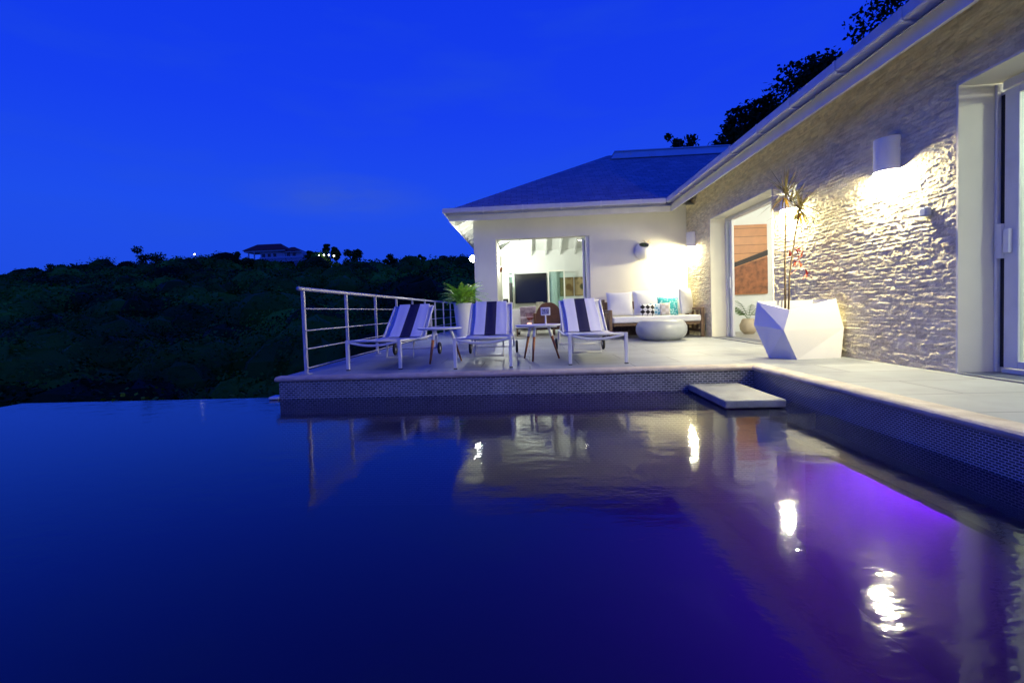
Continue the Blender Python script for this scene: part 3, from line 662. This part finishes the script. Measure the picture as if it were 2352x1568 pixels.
# ------------------------------------------------------------ loungers
def lounger():
    T = thing('sun_lounger', '', 'sun lounger', (0, 0, 0), 'white sun loungers facing the pool')
    hw = .335
    for sx in (-1, 1):
        pts = [(sx*hw, 0, .355), (sx*hw, .35, .345), (sx*hw, .8, .32), (sx*hw, 1.2, .315), (sx*hw, 1.6, .33), (sx*hw, 2.15, .33)]
        MB().tube(pts, .019, 6).build('side_rail', white_metal, T, smooth=True)
        MB().box(sx*hw-.019, sx*hw+.019, -.019, .019, 0.012, .375).build('leg', white_metal, T, bevel=.004)
        MB().box(sx*hw-.02, sx*hw+.02, -.02, .02, 0, .011).build('foot_pad', dark, T)
        w_ = MB(); cx = sx*(hw+.045)
        vs = []; n = 24
        prof_ = [(.03, -.012), (.085, -.02), (.10, -.012), (.10, .012), (.085, .02), (.03, .012)]
        for (rr2, xo) in prof_: vs += [(cx+xo, 2.12+rr2*math.cos(6.2832*k/n), .102+rr2*math.sin(6.2832*k/n)) for k in range(n)]
        w_.add(vs, [(i*n+k, i*n+(k+1) % n, ((i+1) % 6)*n+(k+1) % n, ((i+1) % 6)*n+k) for i in range(6) for k in range(n)])
        wh = w_.build('wheel', dark, T, smooth=True)
        MB().tube([(cx-.012, 2.12, .102), (cx+.012, 2.12, .102)], .032, 12).build('hub', white_metal, wh)
        MB().tube([(sx*hw, 2.12, .115), (sx*hw, 2.10, .33)], .017, 8).build('leg', white_metal, T)
    # front cross bar, bowed, and hidden cross bars
    MB().tube([(x, 0.0+.0, .358-.055*(1-(x/hw)**2)) for x in np.linspace(-hw, hw, 11)], .016, 8).build('cross_bar', white_metal, T, smooth=True)
    MB().tube([(-hw, 0, .362), (hw, 0, .362)], .012, 8).build('cross_bar', white_metal, T, smooth=True)
    MB().tube([(-hw, 2.12, .102), (hw, 2.12, .102)], .011, 8).build('axle', white_metal, T, smooth=True)
    MB().tube([(-hw, 1.30, .30), (hw, 1.30, .30)], .014, 8).build('cross_bar', white_metal, T, smooth=True)
    # prop stand
    MB().tube([(-.2, 1.18, .31), (-.2, 1.12, .05), (.2, 1.12, .05), (.2, 1.18, .31)], .019, 8).build('prop_frame', white_metal, T)
    # seat sling
    P = [[(x, y, .372-.02*math.sin(math.pi*min(1, y/1.35))-.03*(1-(x/.33)**2)*(.35+.5*math.sin(math.pi*min(1, y/1.35))) - .035*min(1, y/1.0)) for y in np.linspace(-.01, 1.36, 16)] for x in np.linspace(-.322, .322, 10)]
    MB().grid(P).build('seat_sling', mesh_m, T, smooth=True, solid=.006)
    # back rest
    y0, z0, y1, z1 = 1.36, .335, 2.02, .80
    for sx in (-1, 1):
        MB().tube([(sx*.32, y0, z0), (sx*.32, y1, z1)], .016, 8).build('back_rail', white_metal, T, smooth=True)
        MB().tube([(sx*.29, 1.78, .62), (sx*.33, 1.95, .33)], .010, 6).build('back_strut', white_metal, T)
    MB().tube([(-.32, y1, z1), (.32, y1, z1)], .016, 8).build('back_rail', white_metal, T, smooth=True)
    P = [[(x, y0+(y1-y0)*s_, z0+(z1-z0)*s_-.015*(1-(x/.32)**2)+.0) for s_ in np.linspace(0, 1, 8)] for x in np.linspace(-.31, .31, 8)]
    MB().grid(P).build('back_sling', mesh_m, T, smooth=True, solid=.006)
    return T
def towel():
    y0, z0, y1, z1 = 1.36, .335, 2.02, .80
    L_ = math.hypot(y1-y0, z1-z0); nx, nz_ = -(z1-z0)/L_, (y1-y0)/L_
    P = []
    for x in np.linspace(-.25, .25, 41):
        rowp = []
        fold = .003*math.sin(x*23)+.002*math.sin(x*47+1)
        for s_ in np.linspace(-.04, 1.0, 22):
            f = .018+fold*(.5+.5*s_)
            xx = x + .012*math.sin(s_*5)*s_
            rowp.append((xx, y0+(y1-y0)*s_+nx*f-.01*(s_ < 0), z0+(z1-z0)*s_+nz_*f + (.01 if s_ < 0 else 0)))
        for q in np.linspace(.2, 1, 5):     # over the top bar
            aa = q*math.pi*.9; rowp.append((x+.012*math.sin(5), y1+.005+.024*(-math.cos(aa)*.6+.6)-.01, z1+.018+.018*math.sin(aa)))
        for q in np.linspace(.1, 1, 10): rowp.append((x+.01, y1+.045+.02*q+fold, z1-.34*q))
        P.append(rowp)
    o = MB().grid(P).build('towel', towel_m, smooth=True, solid=.007)
    return tag(o, '', 'towel', 'striped towels draped over the loungers')
L0 = lounger(); T0 = towel()
spots = [(-1.935, 5.985, -.03, 'left'), (-.56, 5.86, .01, 'middle'), (.825, 5.98, .0, 'right')]
LL = {'left': 'white sun lounger nearest the steel railing, leftmost of three', 'middle': 'white sun lounger standing between the two small round tables', 'right': 'white sun lounger in front of the sofa, rightmost of three'}
LT = {'left': 'white towel with navy stripe on the lounger beside the railing', 'middle': 'white towel with navy stripe on the lounger between the two round tables', 'right': 'white towel with navy stripe on the lounger in front of the sofa'}
for i, (x, y, rz_, k) in enumerate(spots):
    o = L0 if i == 0 else dup(L0, (0, 0, 0)); o.location = (x, y, 0); o.rotation_euler = (0, 0, rz_); o['label'] = LL[k]
    tw = T0 if i == 0 else dup(T0, (0, 0, 0)); tw.location = (x+(.0 if i else .02), y, 0); tw.rotation_euler = (0, 0, rz_); tw['label'] = LT[k]
# ------------------------------------------------------------ side tables
def table():
    T = thing('side_table', '', 'side table', (0, 0, 0), 'round side tables beside the loungers')
    MB().lathe(0, 0, [(.02, .452), (.27, .452), (.30, .458), (.315, .478), (.309, .48), (.29, .466), (.02, .464)], 40).build('table_top', plastic, T, smooth=True)
    for k in range(3):
        q = math.radians(-110+120*k); c_, s_ = math.cos(q), math.sin(q)
        top = Vector((.15*c_, .15*s_, .452)); bot = Vector((.29*c_, .29*s_, 0)); mid = top.lerp(bot, .3)
        lg = MB().tube([mid, bot], .020, 12, .012).build('leg', wood, T, smooth=True)
        MB().tube([top, mid+(mid-top)*.0], .021, 12, .0205).build('leg_socket', plastic, lg, smooth=True)
    return T
tb = table(); tb.location = (-1.24, 6.78, 0); tb['label'] = 'small round white table with wooden legs beside the leftmost lounger'
tb2 = dup(tb, (.125, 6.75, 0), .05, 'small round white table with wooden legs carrying the framed stand')
sg = thing('table_stand', 'small rounded white frame with dark emblem on a short stem, on the right table', 'table stand', (.235, 6.75, .466))
MB().lathe(.235, 6.75, [(.05, .467), (.05, .474), (.012, .482), (.009, .60)], 18).build('stem', plastic, sg, smooth=True)
MB().box(.17, .30, 6.742, 6.758, .60, .71).build('frame', plastic, sg, bevel=.012)
MB().box(.188, .282, 6.737, 6.741, .618, .692).build('emblem', patmat('emblem', 'v', (.02, .02, .06), (.35, .35, .5), 60), sg)

# ------------------------------------------------------------ pots and plants
def blade_geo(base, dirv, length, width, droop, n=6):
    dirv = Vector(dirv).normalized(); side = dirv.cross(Vector((0, 0, 1)))
    if side.length < .05: side = Vector((1, 0, 0))
    side.normalize(); pts = []; p = Vector(base); d_ = dirv.copy()
    for i in range(n+1):
        s_ = i/n; w_ = width*(1-s_)**.6*(.6+.4*min(1, s_*6)); pts.append((p-side*w_, p+side*w_)); d_ = (d_+Vector((0, 0, -droop/n))).normalized(); p = p+d_*length/n
    return pts
def blades(mb, base, cnt, length, width, droop, zmin=-.5, zmax=1, spread=0):
    for i in range(cnt):
        z = random.uniform(zmin, zmax); q = random.uniform(0, 6.283); r_ = math.sqrt(max(0, 1-z*z))
        b_ = Vector(base)+Vector((random.uniform(-1, 1), random.uniform(-1, 1), random.uniform(-1, 1)))*spread
        mb.grid([list(x) for x in zip(*blade_geo(b_, (r_*math.cos(q), r_*math.sin(q), z), length*random.uniform(.75, 1.1), width, droop*random.uniform(.5, 1.4)))])
# faceted planter
fp = thing('faceted_planter', 'large white faceted planter standing against the stone wall by the pool', 'planter', (3.28, 6.1, 0))
Av, Bv, Cv, Dv = (2.86, 6.36, .69), (3.035, 5.93, .575), (3.61, 6.03, .69), (3.63, 6.52, .69)
Ev, Fv, Gv, Hv = (2.80, 6.32, .40), (2.95, 5.90, .345), (3.69, 6.02, .345), (3.70, 6.58, .40)
Iv, Jv, Kv, Mv = (2.92, 6.20, 0), (3.105, 5.92, 0), (3.625, 5.97, 0), (3.64, 6.5, 0)
Vv = [Av, Bv, Cv, Dv, Ev, Fv, Gv, Hv, Iv, Jv, Kv, Mv]
ctr = Vector((3.29, 6.2, 0))
inn = [tuple(Vector((ctr.x, ctr.y, p[2])).lerp(Vector(p), .93)) for p in (Av, Bv, Cv, Dv)]
inb = [(p[0], p[1], .50) for p in inn]
MB().add(Vv+inn+inb, [(0,4,5),(0,5,1),(4,8,5),(8,9,5),(1,5,6),(1,6,2),(5,9,6),(9,10,6),(2,6,7),(2,7,3),(6,10,7),(10,11,7),(3,7,4),(3,4,0),(7,11,4),(11,8,4),(8,11,10,9),
    (0,1,13,12),(1,2,14,13),(2,3,15,14),(3,0,12,15),(12,13,17,16),(13,14,18,17),(14,15,19,18),(15,12,16,19)]).build('pot', plastic, fp)
MB().add([(p[0], p[1], .505) for p in inn], [(0, 1, 2, 3)]).build('soil', soil, fp)
dp = thing('dracaena', 'tall spiky dragon plant on thin stems in the faceted planter', 'plant', (3.17, 6.3, .5))
MB().tube([(3.17, 6.3, .5), (3.18, 6.32, 1.1), (3.215, 6.36, 1.6), (3.24, 6.4, 2.02)], .013, 8, .007).build('stem', stem_m, dp, smooth=True)
MB().tube([(3.20, 6.29, .5), (3.24, 6.33, 1.0), (3.33, 6.38, 1.45), (3.40, 6.4, 1.80)], .012, 8, .007).build('stem', stem_m, dp, smooth=True)
q = MB(); blades(q, (3.24, 6.40, 2.02), 70, .42, .0085, .22, -.35, 1, .02); q.build('leaf_head', draca, dp)
q = MB(); blades(q, (3.41, 6.40, 1.83), 70, .44, .0085, .6, -.8, .9, .03); q.build('leaf_head', draca, dp)
q = MB(); blades(q, (3.33, 6.44, 1.95), 26, .34, .0085, .5, -.3, .9, .03); q.build('leaf_head', draca, dp)
for b_, n_ in (((3.22, 6.40, 1.97), 6), ((3.40, 6.41, 1.78), 8)):
    q = MB(); blades(q, b_, n_, .24, .012, .9, -1, -.2, .0); q.build('dead_leaf', orange_leaf, dp)
q = MB(); 
for (x_, z_) in ((3.38, 1.33), (3.42, 1.24), (3.36, 1.18), (3.44, 1.12), (3.28, 1.25), (3.5, 1.0)): blades(q, (x_, 6.42, z_), 8, .10, .014, .6, -.6, 1, .02)
q.tube([(3.24, 6.33, 1.0), (3.42, 6.42, 1.12), (3.38, 6.42, 1.33)], .004, 5)
q.build('red_leaf', draca_red, dp)
# tall conical pot with fern
cp = thing('conical_planter', 'tall white tapering pot at the left corner of the house', 'planter', (-1.42, 10.7, 0))
MB().lathe(-1.42, 10.7, [(.13, 0), (.135, .01), (.205, .86), (.205, .88), (.185, .88), (.18, .80), (.02, .80)], 36).build('pot', plastic, cp, smooth=False)
MB().lathe(-1.42, 10.7, [(.01, .805), (.17, .81), (.18, .805)], 20).build('soil', soil, cp)
fn = thing('fern', 'bright green fern growing in the tall tapering pot', 'plant', (-1.42, 10.7, .82))
q = MB()
for i in range(75):
    qa = random.uniform(0, 6.283); up = random.uniform(.9, 3.2); dv = Vector((math.cos(qa), math.sin(qa), up)).normalized(); p = Vector((-1.42, 10.7, .83)); Ln = random.uniform(.45, .72)
    side = dv.cross(Vector((0, 0, 1))).normalized(); d_ = dv.copy(); k_ = 13
    for j in range(k_):
        d_ = (d_+Vector((0, 0, -.11))).normalized(); p2 = p+d_*Ln/k_
        if j > 1:
            ll = .10*math.sin(math.pi*min(.97, (j+1)/(k_+1)))
            for sg_ in (-1, 1):
                tip = p2+side*sg_*ll+d_*ll*.5+Vector((0, 0, -.012)); wv = d_*.024
                q.add([p2-wv, tip, p2+wv], [(0, 1, 2)])
        p = p2
q.build('frond', fern_m, fn)
# wall pot
wp = thing('wall_pot', 'white egg-shaped pot hanging on the wall above the sofa', 'wall planter', (2.69, FY-.02, 1.96))
vs = []; fs = []; n1_, n2_ = 20, 14
cpt = Vector((2.69, FY-.125, 1.955)); ax = Vector((0, -.62, .78)).normalized(); e1 = Vector((1, 0, 0)); e2 = ax.cross(e1)
P = [[cpt+(e1*math.cos(u_)+e2*math.sin(u_))*.19*math.sin(v_)+ax*.19*-math.cos(v_)*1.05 for v_ in np.linspace(.02, 2.55, 16)] for u_ in np.linspace(0, 2*math.pi, 33)]
MB().grid(P).build('pot', plastic, wp, smooth=True, solid=.012)
MB().add([cpt+ax*.14+(e1*math.cos(u_)+e2*math.sin(u_))*.115 for u_ in np.linspace(0, 2*math.pi, 24, endpoint=False)], [tuple(range(24))]).build('soil', mat('mossy_soil', (.10, .12, .08), .9, var=.4, vscale=30), wp)
pl_ = thing('succulent', 'small plant with dark leaves and a yellow flower spray in the wall pot', 'plant', (2.69, FY-.08, 2.07))
q = MB(); blades(q, (2.67, FY-.2, 2.05), 9, .12, .014, .3, .2, 1, .03); q.build('leaf', palm_m, pl_)
q = MB(); blades(q, (2.76, FY-.14, 2.12), 26, .20, .005, 1.3, .1, 1, .03); q.build('flower', orange_leaf, pl_)

# ------------------------------------------------------------ sofa, cushions, table
sf = thing('outdoor_sofa', 'weathered wood outdoor sofa with white seat pad against the white wall', 'sofa', (2.65, 11.1, 0))
MB().box(1.80, 3.62, 10.55, 11.55, .335, .46).build('seat_cushion', cush, sf, bevel=.03)
MB().box(1.80, 3.62, 10.60, 11.55, .27, .333).build('seat_frame', oldwood, sf, bevel=.008)
for x in (1.74, 3.64):
    for y in (10.58, 11.56): MB().box(x-.035, x+.035, y-.035, y+.035, 0, .86 if y > 11 else .62).build('leg', oldwood, sf, bevel=.01)
    MB().box(x-.03, x+.03, 10.62, 11.52, .56, .62).build('armrest', oldwood, sf, bevel=.01)
    MB().box(x-.025, x+.025, 10.62, 11.52, .10, .16).box(x-.02, x+.02, 10.85, 10.91, .165, .555).box(x-.02, x+.02, 11.15, 11.21, .165, .555).build('side_panel', oldwood, sf, bevel=.008)
MB().box(1.78, 3.60, 11.56, 11.60, .62, .80).build('backrest', oldwood, sf, bevel=.01)
MB().box(1.80, 3.60, 11.50, 11.54, .02, .26).build('back_panel', oldwood, sf)
def pillow(name, label, loc, w_, h_, t_, m_, rz_=0, rx_=0, ry_=0, group=None):
    P1 = []; P2 = []; n = 17
    for i in range(n):
        r1 = []; r2 = []
        for j in range(n):
            u = -1+2*i/(n-1); v = -1+2*j/(n-1)
            th_ = t_*.5*((1-u*u)*(1-v*v))**.42
            k = 1-.07*(1-abs(u)**2)*(abs(v)**3); kk = 1-.07*(1-abs(v)**2)*(abs(u)**3)
            r1.append((u*w_/2*kk, -th_, v*h_/2*k)); r2.append((u*w_/2*kk, th_, v*h_/2*k))
        P1.append(r1); P2.append(r2[::1])
    mb = MB().grid(P1); mb.grid([list(r_) for r_ in P2][::-1])
    o = mb.build(name, m_, smooth=True); o.location = loc; o.rotation_euler = (rx_, ry_, rz_)
    return tag(o, label, 'cushion', group)
G = 'cushions on the outdoor sofa'
pillow('cushion', 'square white back cushion at the left end of the sofa', (2.08, 11.33, .745), .60, .56, .20, cush, 0, -.18, 0, G)
pillow('cushion', 'square white back cushion behind the black and white pillow', (2.68, 11.36, .755), .62, .58, .20, cush, .10, -.18, 0, G)
pillow('cushion', 'white back cushion behind the turquoise pillow', (3.20, 11.42, .74), .56, .54, .18, cush, -.15, -.18, 0, G)
pillow('cushion', 'white cushion leaning upright at the right end of the sofa', (3.46, 11.05, .76), .62, .58, .18, cush, math.radians(52), -.10, 0, G)
pillow('pillow', 'small black and white diamond patterned pillow', (2.62, 11.05, .595), .34, .27, .11, pm_check, .05, -.2, .05, G)
pillow('pillow', 'small blue patterned pillow beside the black and white one', (2.82, 11.10, .60), .26, .28, .10, pm_blue, -.1, -.2, 0, G)
pillow('pillow', 'small beige checked pillow in front of the turquoise one', (3.00, 11.02, .605), .22, .28, .09, pm_beige, -.1, -.2, 0, G)
pillow('pillow', 'turquoise patterned pillow near the right end of the sofa', (3.10, 11.18, .66), .46, .42, .13, pm_turq, -.05, -.25, .04, G)
MBd = [(.30, .0), (.36, .01), (.43, .06), (.475, .13), (.49, .20), (.485, .27), (.455, .335), (.42, .37), (.40, .385), (.37, .388), (.02, .388)]
dt = MB().lathe(2.63, 9.97, MBd, 56).build('drum_table', concrete, smooth=True, origin=(2.63, 9.97, 0)); tag(dt, 'low round pale grey drum table in front of the sofa', 'coffee table')

# ------------------------------------------------------------ living room seen through the opening
tv = thing('television', 'large black television on the back wall of the living room', 'television', (.14, 19.45, .94))
MB().box(-.49, .77, 19.5, 19.56, .95, 2.12).build('casing', dark, tv, bevel=.01)
MB().box(-.47, .75, 19.492, 19.497, .975, 2.10).build('screen', black, tv)
MB().box(-.1, .4, 19.56, 19.69, 1.3, 1.7).build('bracket', dark, tv)
for nm, x0, x1, lab in (('glass_screen', -.76, -.52, 'narrow white framed glass panel left of the television'), ('glass_screen', .80, 1.46, 'wide white framed glass panel right of the television')):
    g_ = thing(nm, lab, 'glass panel', ((x0+x1)/2, 19.3, .013), 'white framed panels beside the television')
    MB().box(x0, x0+.05, 19.28, 19.33, .014, 2.2).box(x1-.05, x1, 19.28, 19.33, .014, 2.2).box(x0+.051, x1-.051, 19.28, 19.33, 2.14, 2.2).build('frame', trim, g_, bevel=.004)
    MB().box(x0+.051, x1-.051, 19.30, 19.306, .02, 2.139).build('pane', glassmat('panel_glass', (.70, .82, .80)), g_)
def art(x0, x1, lab, c1, c2):
    o = thing('wall_art', lab, 'picture', ((x0+x1)/2, 19.69, 1.2), 'pictures on the living room wall')
    MB().box(x0, x1, 19.65, 19.695, 1.20, 1.90).build('canvas', patmat('canvas'+str(x0), 'v', c1, c2, 3.2), o)
    MB().box(x0-.02, x1+.02, 19.67, 19.697, 1.18, 1.92).build('frame', oldwood, o)
art(1.30, 1.80, 'ochre picture behind the white framed glass panel', (.16, .09, .03), (.32, .22, .10)); art(1.88, 2.32, 'ochre and dark green abstract picture beside the door frame', (.05, .05, .02), (.36, .28, .14))
sp_ = thing('floor_speaker', 'slim black speaker standing left of the television', 'speaker', (-.62, 18.9, .012))
MB().box(-.70, -.57, 18.8, 18.98, .03, 1.75).build('cabinet', dark, sp_, bevel=.03); MB().box(-.74, -.53, 18.76, 19.0, .013, .03).build('base', dark, sp_)
bb = thing('black_box', 'black cube speaker on a cabinet inside the living room', 'speaker', (-.84, 18.6, .85))
MB().box(-.93, -.74, 18.5, 18.7, .86, 1.13).build('housing', dark, bb, bevel=.01); MB().lathe(0, 0, [(.0, 0), (.06, .004), (.07, .01), (.0, .02)], 16).build('cone', black, bb).matrix_basis = Matrix.Translation((0, -.1, .145)) @ Matrix.Rotation(math.pi/2, 4, 'X')
cb_ = thing('side_cabinet', 'white side cabinet under the black speaker', 'cabinet', (-.84, 18.6, .012))
MB().box(-.99, -.70, 18.4, 18.8, .013, .858).build('body', white_in, cb_, bevel=.01); MB().box(-.98, -.71, 18.385, 18.399, .06, .82).build('door', trim, cb_, bevel=.005)
# arched brown armchair
ac = thing('armchair', 'brown leather armchair with rounded back inside the living room', 'armchair', (.62, 13.6, .012))
P = []
def archz(x): return .17+.70*(max(0, 1-abs((x-.55)/.40)**2.6))**.5
xs_ = np.linspace(.16, .94, 21)
vsf = [(x, 13.45, .13) for x in xs_]+[(x, 13.45, archz(x)) for x in xs_]+[(x, 13.62, .13) for x in xs_]+[(x, 13.62, archz(x)) for x in xs_]
n = len(xs_); fs = []
for i in range(n-1): fs += [(i, i+1, n+i+1, n+i), (2*n+i+1, 2*n+i, 3*n+i, 3*n+i+1), (n+i, n+i+1, 3*n+i+1, 3*n+i), (i+1, i, 2*n+i, 2*n+i+1)]
fs += [(0, n, 3*n, 2*n), (n-1, 3*n-1, 4*n-1, 2*n-1)]
MB().add(vsf, fs).build('backrest', leather, ac, smooth=False, bevel=.02)
MB().box(.22, .88, 13.63, 14.2, .15, .42).build('seat', leather, ac, bevel=.04)
MB().box(.14, .22, 13.63, 14.15, .13, .60).build('armrest', leather, ac, bevel=.03); MB().box(.88, .97, 13.63, 14.15, .13, .60).build('armrest', leather, ac, bevel=.03)
for x in (.2, .9):
    for y in (13.5, 14.1): MB().tube([(x, y, .14), (x, y, .013)], .02, 8, .014).build('leg', oldwood, ac)
wc = thing('white_armchair', 'white cube armchair inside the living room left of the coffee table', 'armchair', (-.42, 13.6, .012))
MB().box(-.72, -.22, 13.4, 13.5, .08, .72).build('backrest', cush, wc, bevel=.03); MB().box(-.70, -.24, 13.51, 14.1, .08, .40).build('seat', cush, wc, bevel=.03)
MB().box(-.70, -.64, 13.45, 14.0, .013, .079).build('leg', dark, wc); MB().box(-.30, -.24, 13.45, 14.0, .013, .079).build('leg', dark, wc)
cs_ = thing('patterned_sofa', 'low sofa with purple and pink throw inside the living room', 'sofa', (.1, 16.2, .012))
MB().box(-.30, .45, 16.0, 16.8, .05, .45).build('seat', mat('mauve_cloth', (.36, .24, .42), .9, var=.5, vscale=6, col2=(.5, .4, .55)), cs_, bevel=.04)
MB().box(-.30, .45, 16.81, 17.0, .05, .80).build('backrest', mat('mauve_cloth', (.4, .3, .5)), cs_, bevel=.04)
lt = thing('floor_lamp', 'pale drum floor lamp behind the brown armchair', 'lamp', (.36, 15.2, .012))
MB().tube([(.36, 15.2, .03), (.36, 15.2, .55)], .012, 8).build('stem', steel, lt); MB().lathe(.36, 15.2, [(.13, .55), (.11, .92), (.10, .92), (.12, .55)], 20).build('shade', mat('linen_shade', (.6, .56, .45), .9), lt); MB().lathe(.36, 15.2, [(.1, .013), (.1, .028), (.02, .035)], 16).build('base', steel, lt)
ctb = thing('coffee_table', 'low white coffee table with dark rim inside the living room', 'coffee table', (.2, 13.0, .012))
MB().box(-.35, .72, 12.7, 13.25, .22, .26).build('table_top', plastic, ctb, bevel=.005); MB().box(-.33, .70, 12.72, 13.23, .19, .219).build('rim', dark, ctb)
for x in (-.3, .66):
    for y in (12.75, 13.2): MB().box(x-.02, x+.02, y-.02, y+.02, .013, .189).build('leg', oldwood, ctb)
cdl = thing('candle_bowl', 'glass bowl with dark red rim and glowing candle on the coffee table', 'candle bowl', (.04, 13.0, .26))
MB().lathe(.04, 13.0, [(.03, .262), (.05, .27), (.02, .30), (.02, .36), (.09, .44), (.12, .52), (.11, .60)], 18, False).build('bowl', glassmat('bowl_glass', (.9, .75, .78)), cdl, smooth=True)
MB().lathe(.04, 13.0, [(.01, .40), (.085, .45), (.10, .485), (.01, .486)], 18).build('wine', mat('red_wine', (.12, .01, .02), .2), cdl, smooth=True)
MB().lathe(.02, 12.85, [(.05, .262), (.06, .27), (.06, .34), (.01, .35)], 16).build('candle', emis('candle_glow', (1, .55, .40), 1.6), cdl, smooth=True)
# interior wall uplighter and other lamps of the rooms
up = thing('uplighter', 'small wall uplighter washing the left wall of the living room', 'wall lamp', (-.97, 17.6, 2.15))
MB().lathe(-.93, 17.6, [(.02, 2.05), (.05, 2.12), (.07, 2.25), (.06, 2.25), (.02, 2.14)], 16, False).build('shade', leather, up, smooth=True)
lamp('uplight', 'POINT', (-.90, 17.6, 2.33), 230, (.96, 1, .92), r=.05, parent=up)
sp2 = thing('ceiling_spot', 'small lit ceiling spot inside the living room near the door head', 'ceiling lamp', (1.72, 16.0, 2.9))
MB().lathe(1.72, 16.0, [(.05, 2.86), (.06, 2.90), (.05, 3.1)], 16).build('housing', plastic, sp2); MB().lathe(1.72, 16.0, [(.01, 2.845), (.045, 2.85), (.045, 2.859)], 16).build('lens', bulb_m, sp2)
MB().tube([(1.72, 16, 3.1), (1.72, 16, 5.1)], .01, 6).build('cord', plastic, sp2)
lamp('room_light', 'POINT', (3.4, 14.6, 2.7), 85, (.95, 1, .88), r=.12)
lamp('room_light', 'POINT', (-.85, 12.9, 2.5), 45, (.95, 1, .92), r=.06)
# ------------------------------------------------------------ room behind the right openings
pn = thing('plank_panel', 'orange plank panel with dark slanted rail and rusty lower part, seen through the far door', 'wall panel', (5.2, 11.7, .86))
x0, x1, z0, z1 = 4.72, 5.50, .87, 2.46
MB().box(x0, x1, 11.70, 11.745, z0, z1).build('boards', planks, pn)
MB().add([(x0, 11.695, z0+.62), (x1, 11.695, z0+.86+.02), (x1, 11.695, z0+1.0), (x0, 11.695, z0+.72), (x0, 11.67, z0+.62), (x1, 11.67, z0+.88), (x1, 11.67, z0+1.0), (x0, 11.67, z0+.72)], [(0,1,2,3),(7,6,5,4),(0,4,5,1),(1,5,6,2),(2,6,7,3),(3,7,4,0)]).build('rail', mat('burnt_wood', (.02, .012, .008), .6), pn)
MB().add([(x0, 11.697, z0+.02), (x1, 11.697, z0+.02), (x1, 11.697, z0+.84), (x0, 11.697, z0+.60), (x0, 11.685, z0+.02), (x1, 11.685, z0+.02), (x1, 11.685, z0+.84), (x0, 11.685, z0+.60)], [(0,1,2,3),(7,6,5,4),(0,4,5,1),(1,5,6,2),(2,6,7,3),(3,7,4,0)]).build('lower_panel', rust, pn)
pp = thing('potted_palm', 'palm in a beige pot on the floor behind the far door', 'plant', (4.72, 10.9, .012))
MB().lathe(4.72, 10.9, [(.10, .013), (.17, .10), (.18, .2), (.13, .32), (.11, .34), (.10, .30), (.01, .30)], 28).build('pot', mat('beige_clay', (.62, .50, .34), .7, var=.1), pp, smooth=True)
q = MB()
for i in range(12):
    qa = random.uniform(0, 6.283); blade = blade_geo((4.72, 10.9, .3), (math.cos(qa), math.sin(qa), random.uniform(.8, 2)), random.uniform(.55, .8), .006, 1.1, 12)
    pts = [(a_+b_)/2 for a_, b_ in blade]
    for j in range(3, len(pts)-1):
        d_ = (pts[j+1]-pts[j]).normalized(); sd = d_.cross(Vector((0, 0, 1))).normalized()
        for s_ in (-1, 1):
            tip = pts[j]+sd*s_*.10+d_*.09+Vector((0, 0, -.07)); q.add([pts[j]-d_*.012, tip, pts[j]+d_*.012], [(0, 1, 2)])
    q.grid([list(x) for x in zip(*blade)])
q.build('frond', palm_m, pp)
lamp('room_light', 'POINT', (6.2, 8.6, 2.45), 230, (1, .96, .84), r=.12)
lamp('room_light', 'POINT', (6.0, 3.2, 2.4), 120, (.98, 1, .88), r=.12)
lamp('room_light', 'POINT', (4.9, 2.5, 2.3), 90, (1, .97, .80), r=.12)
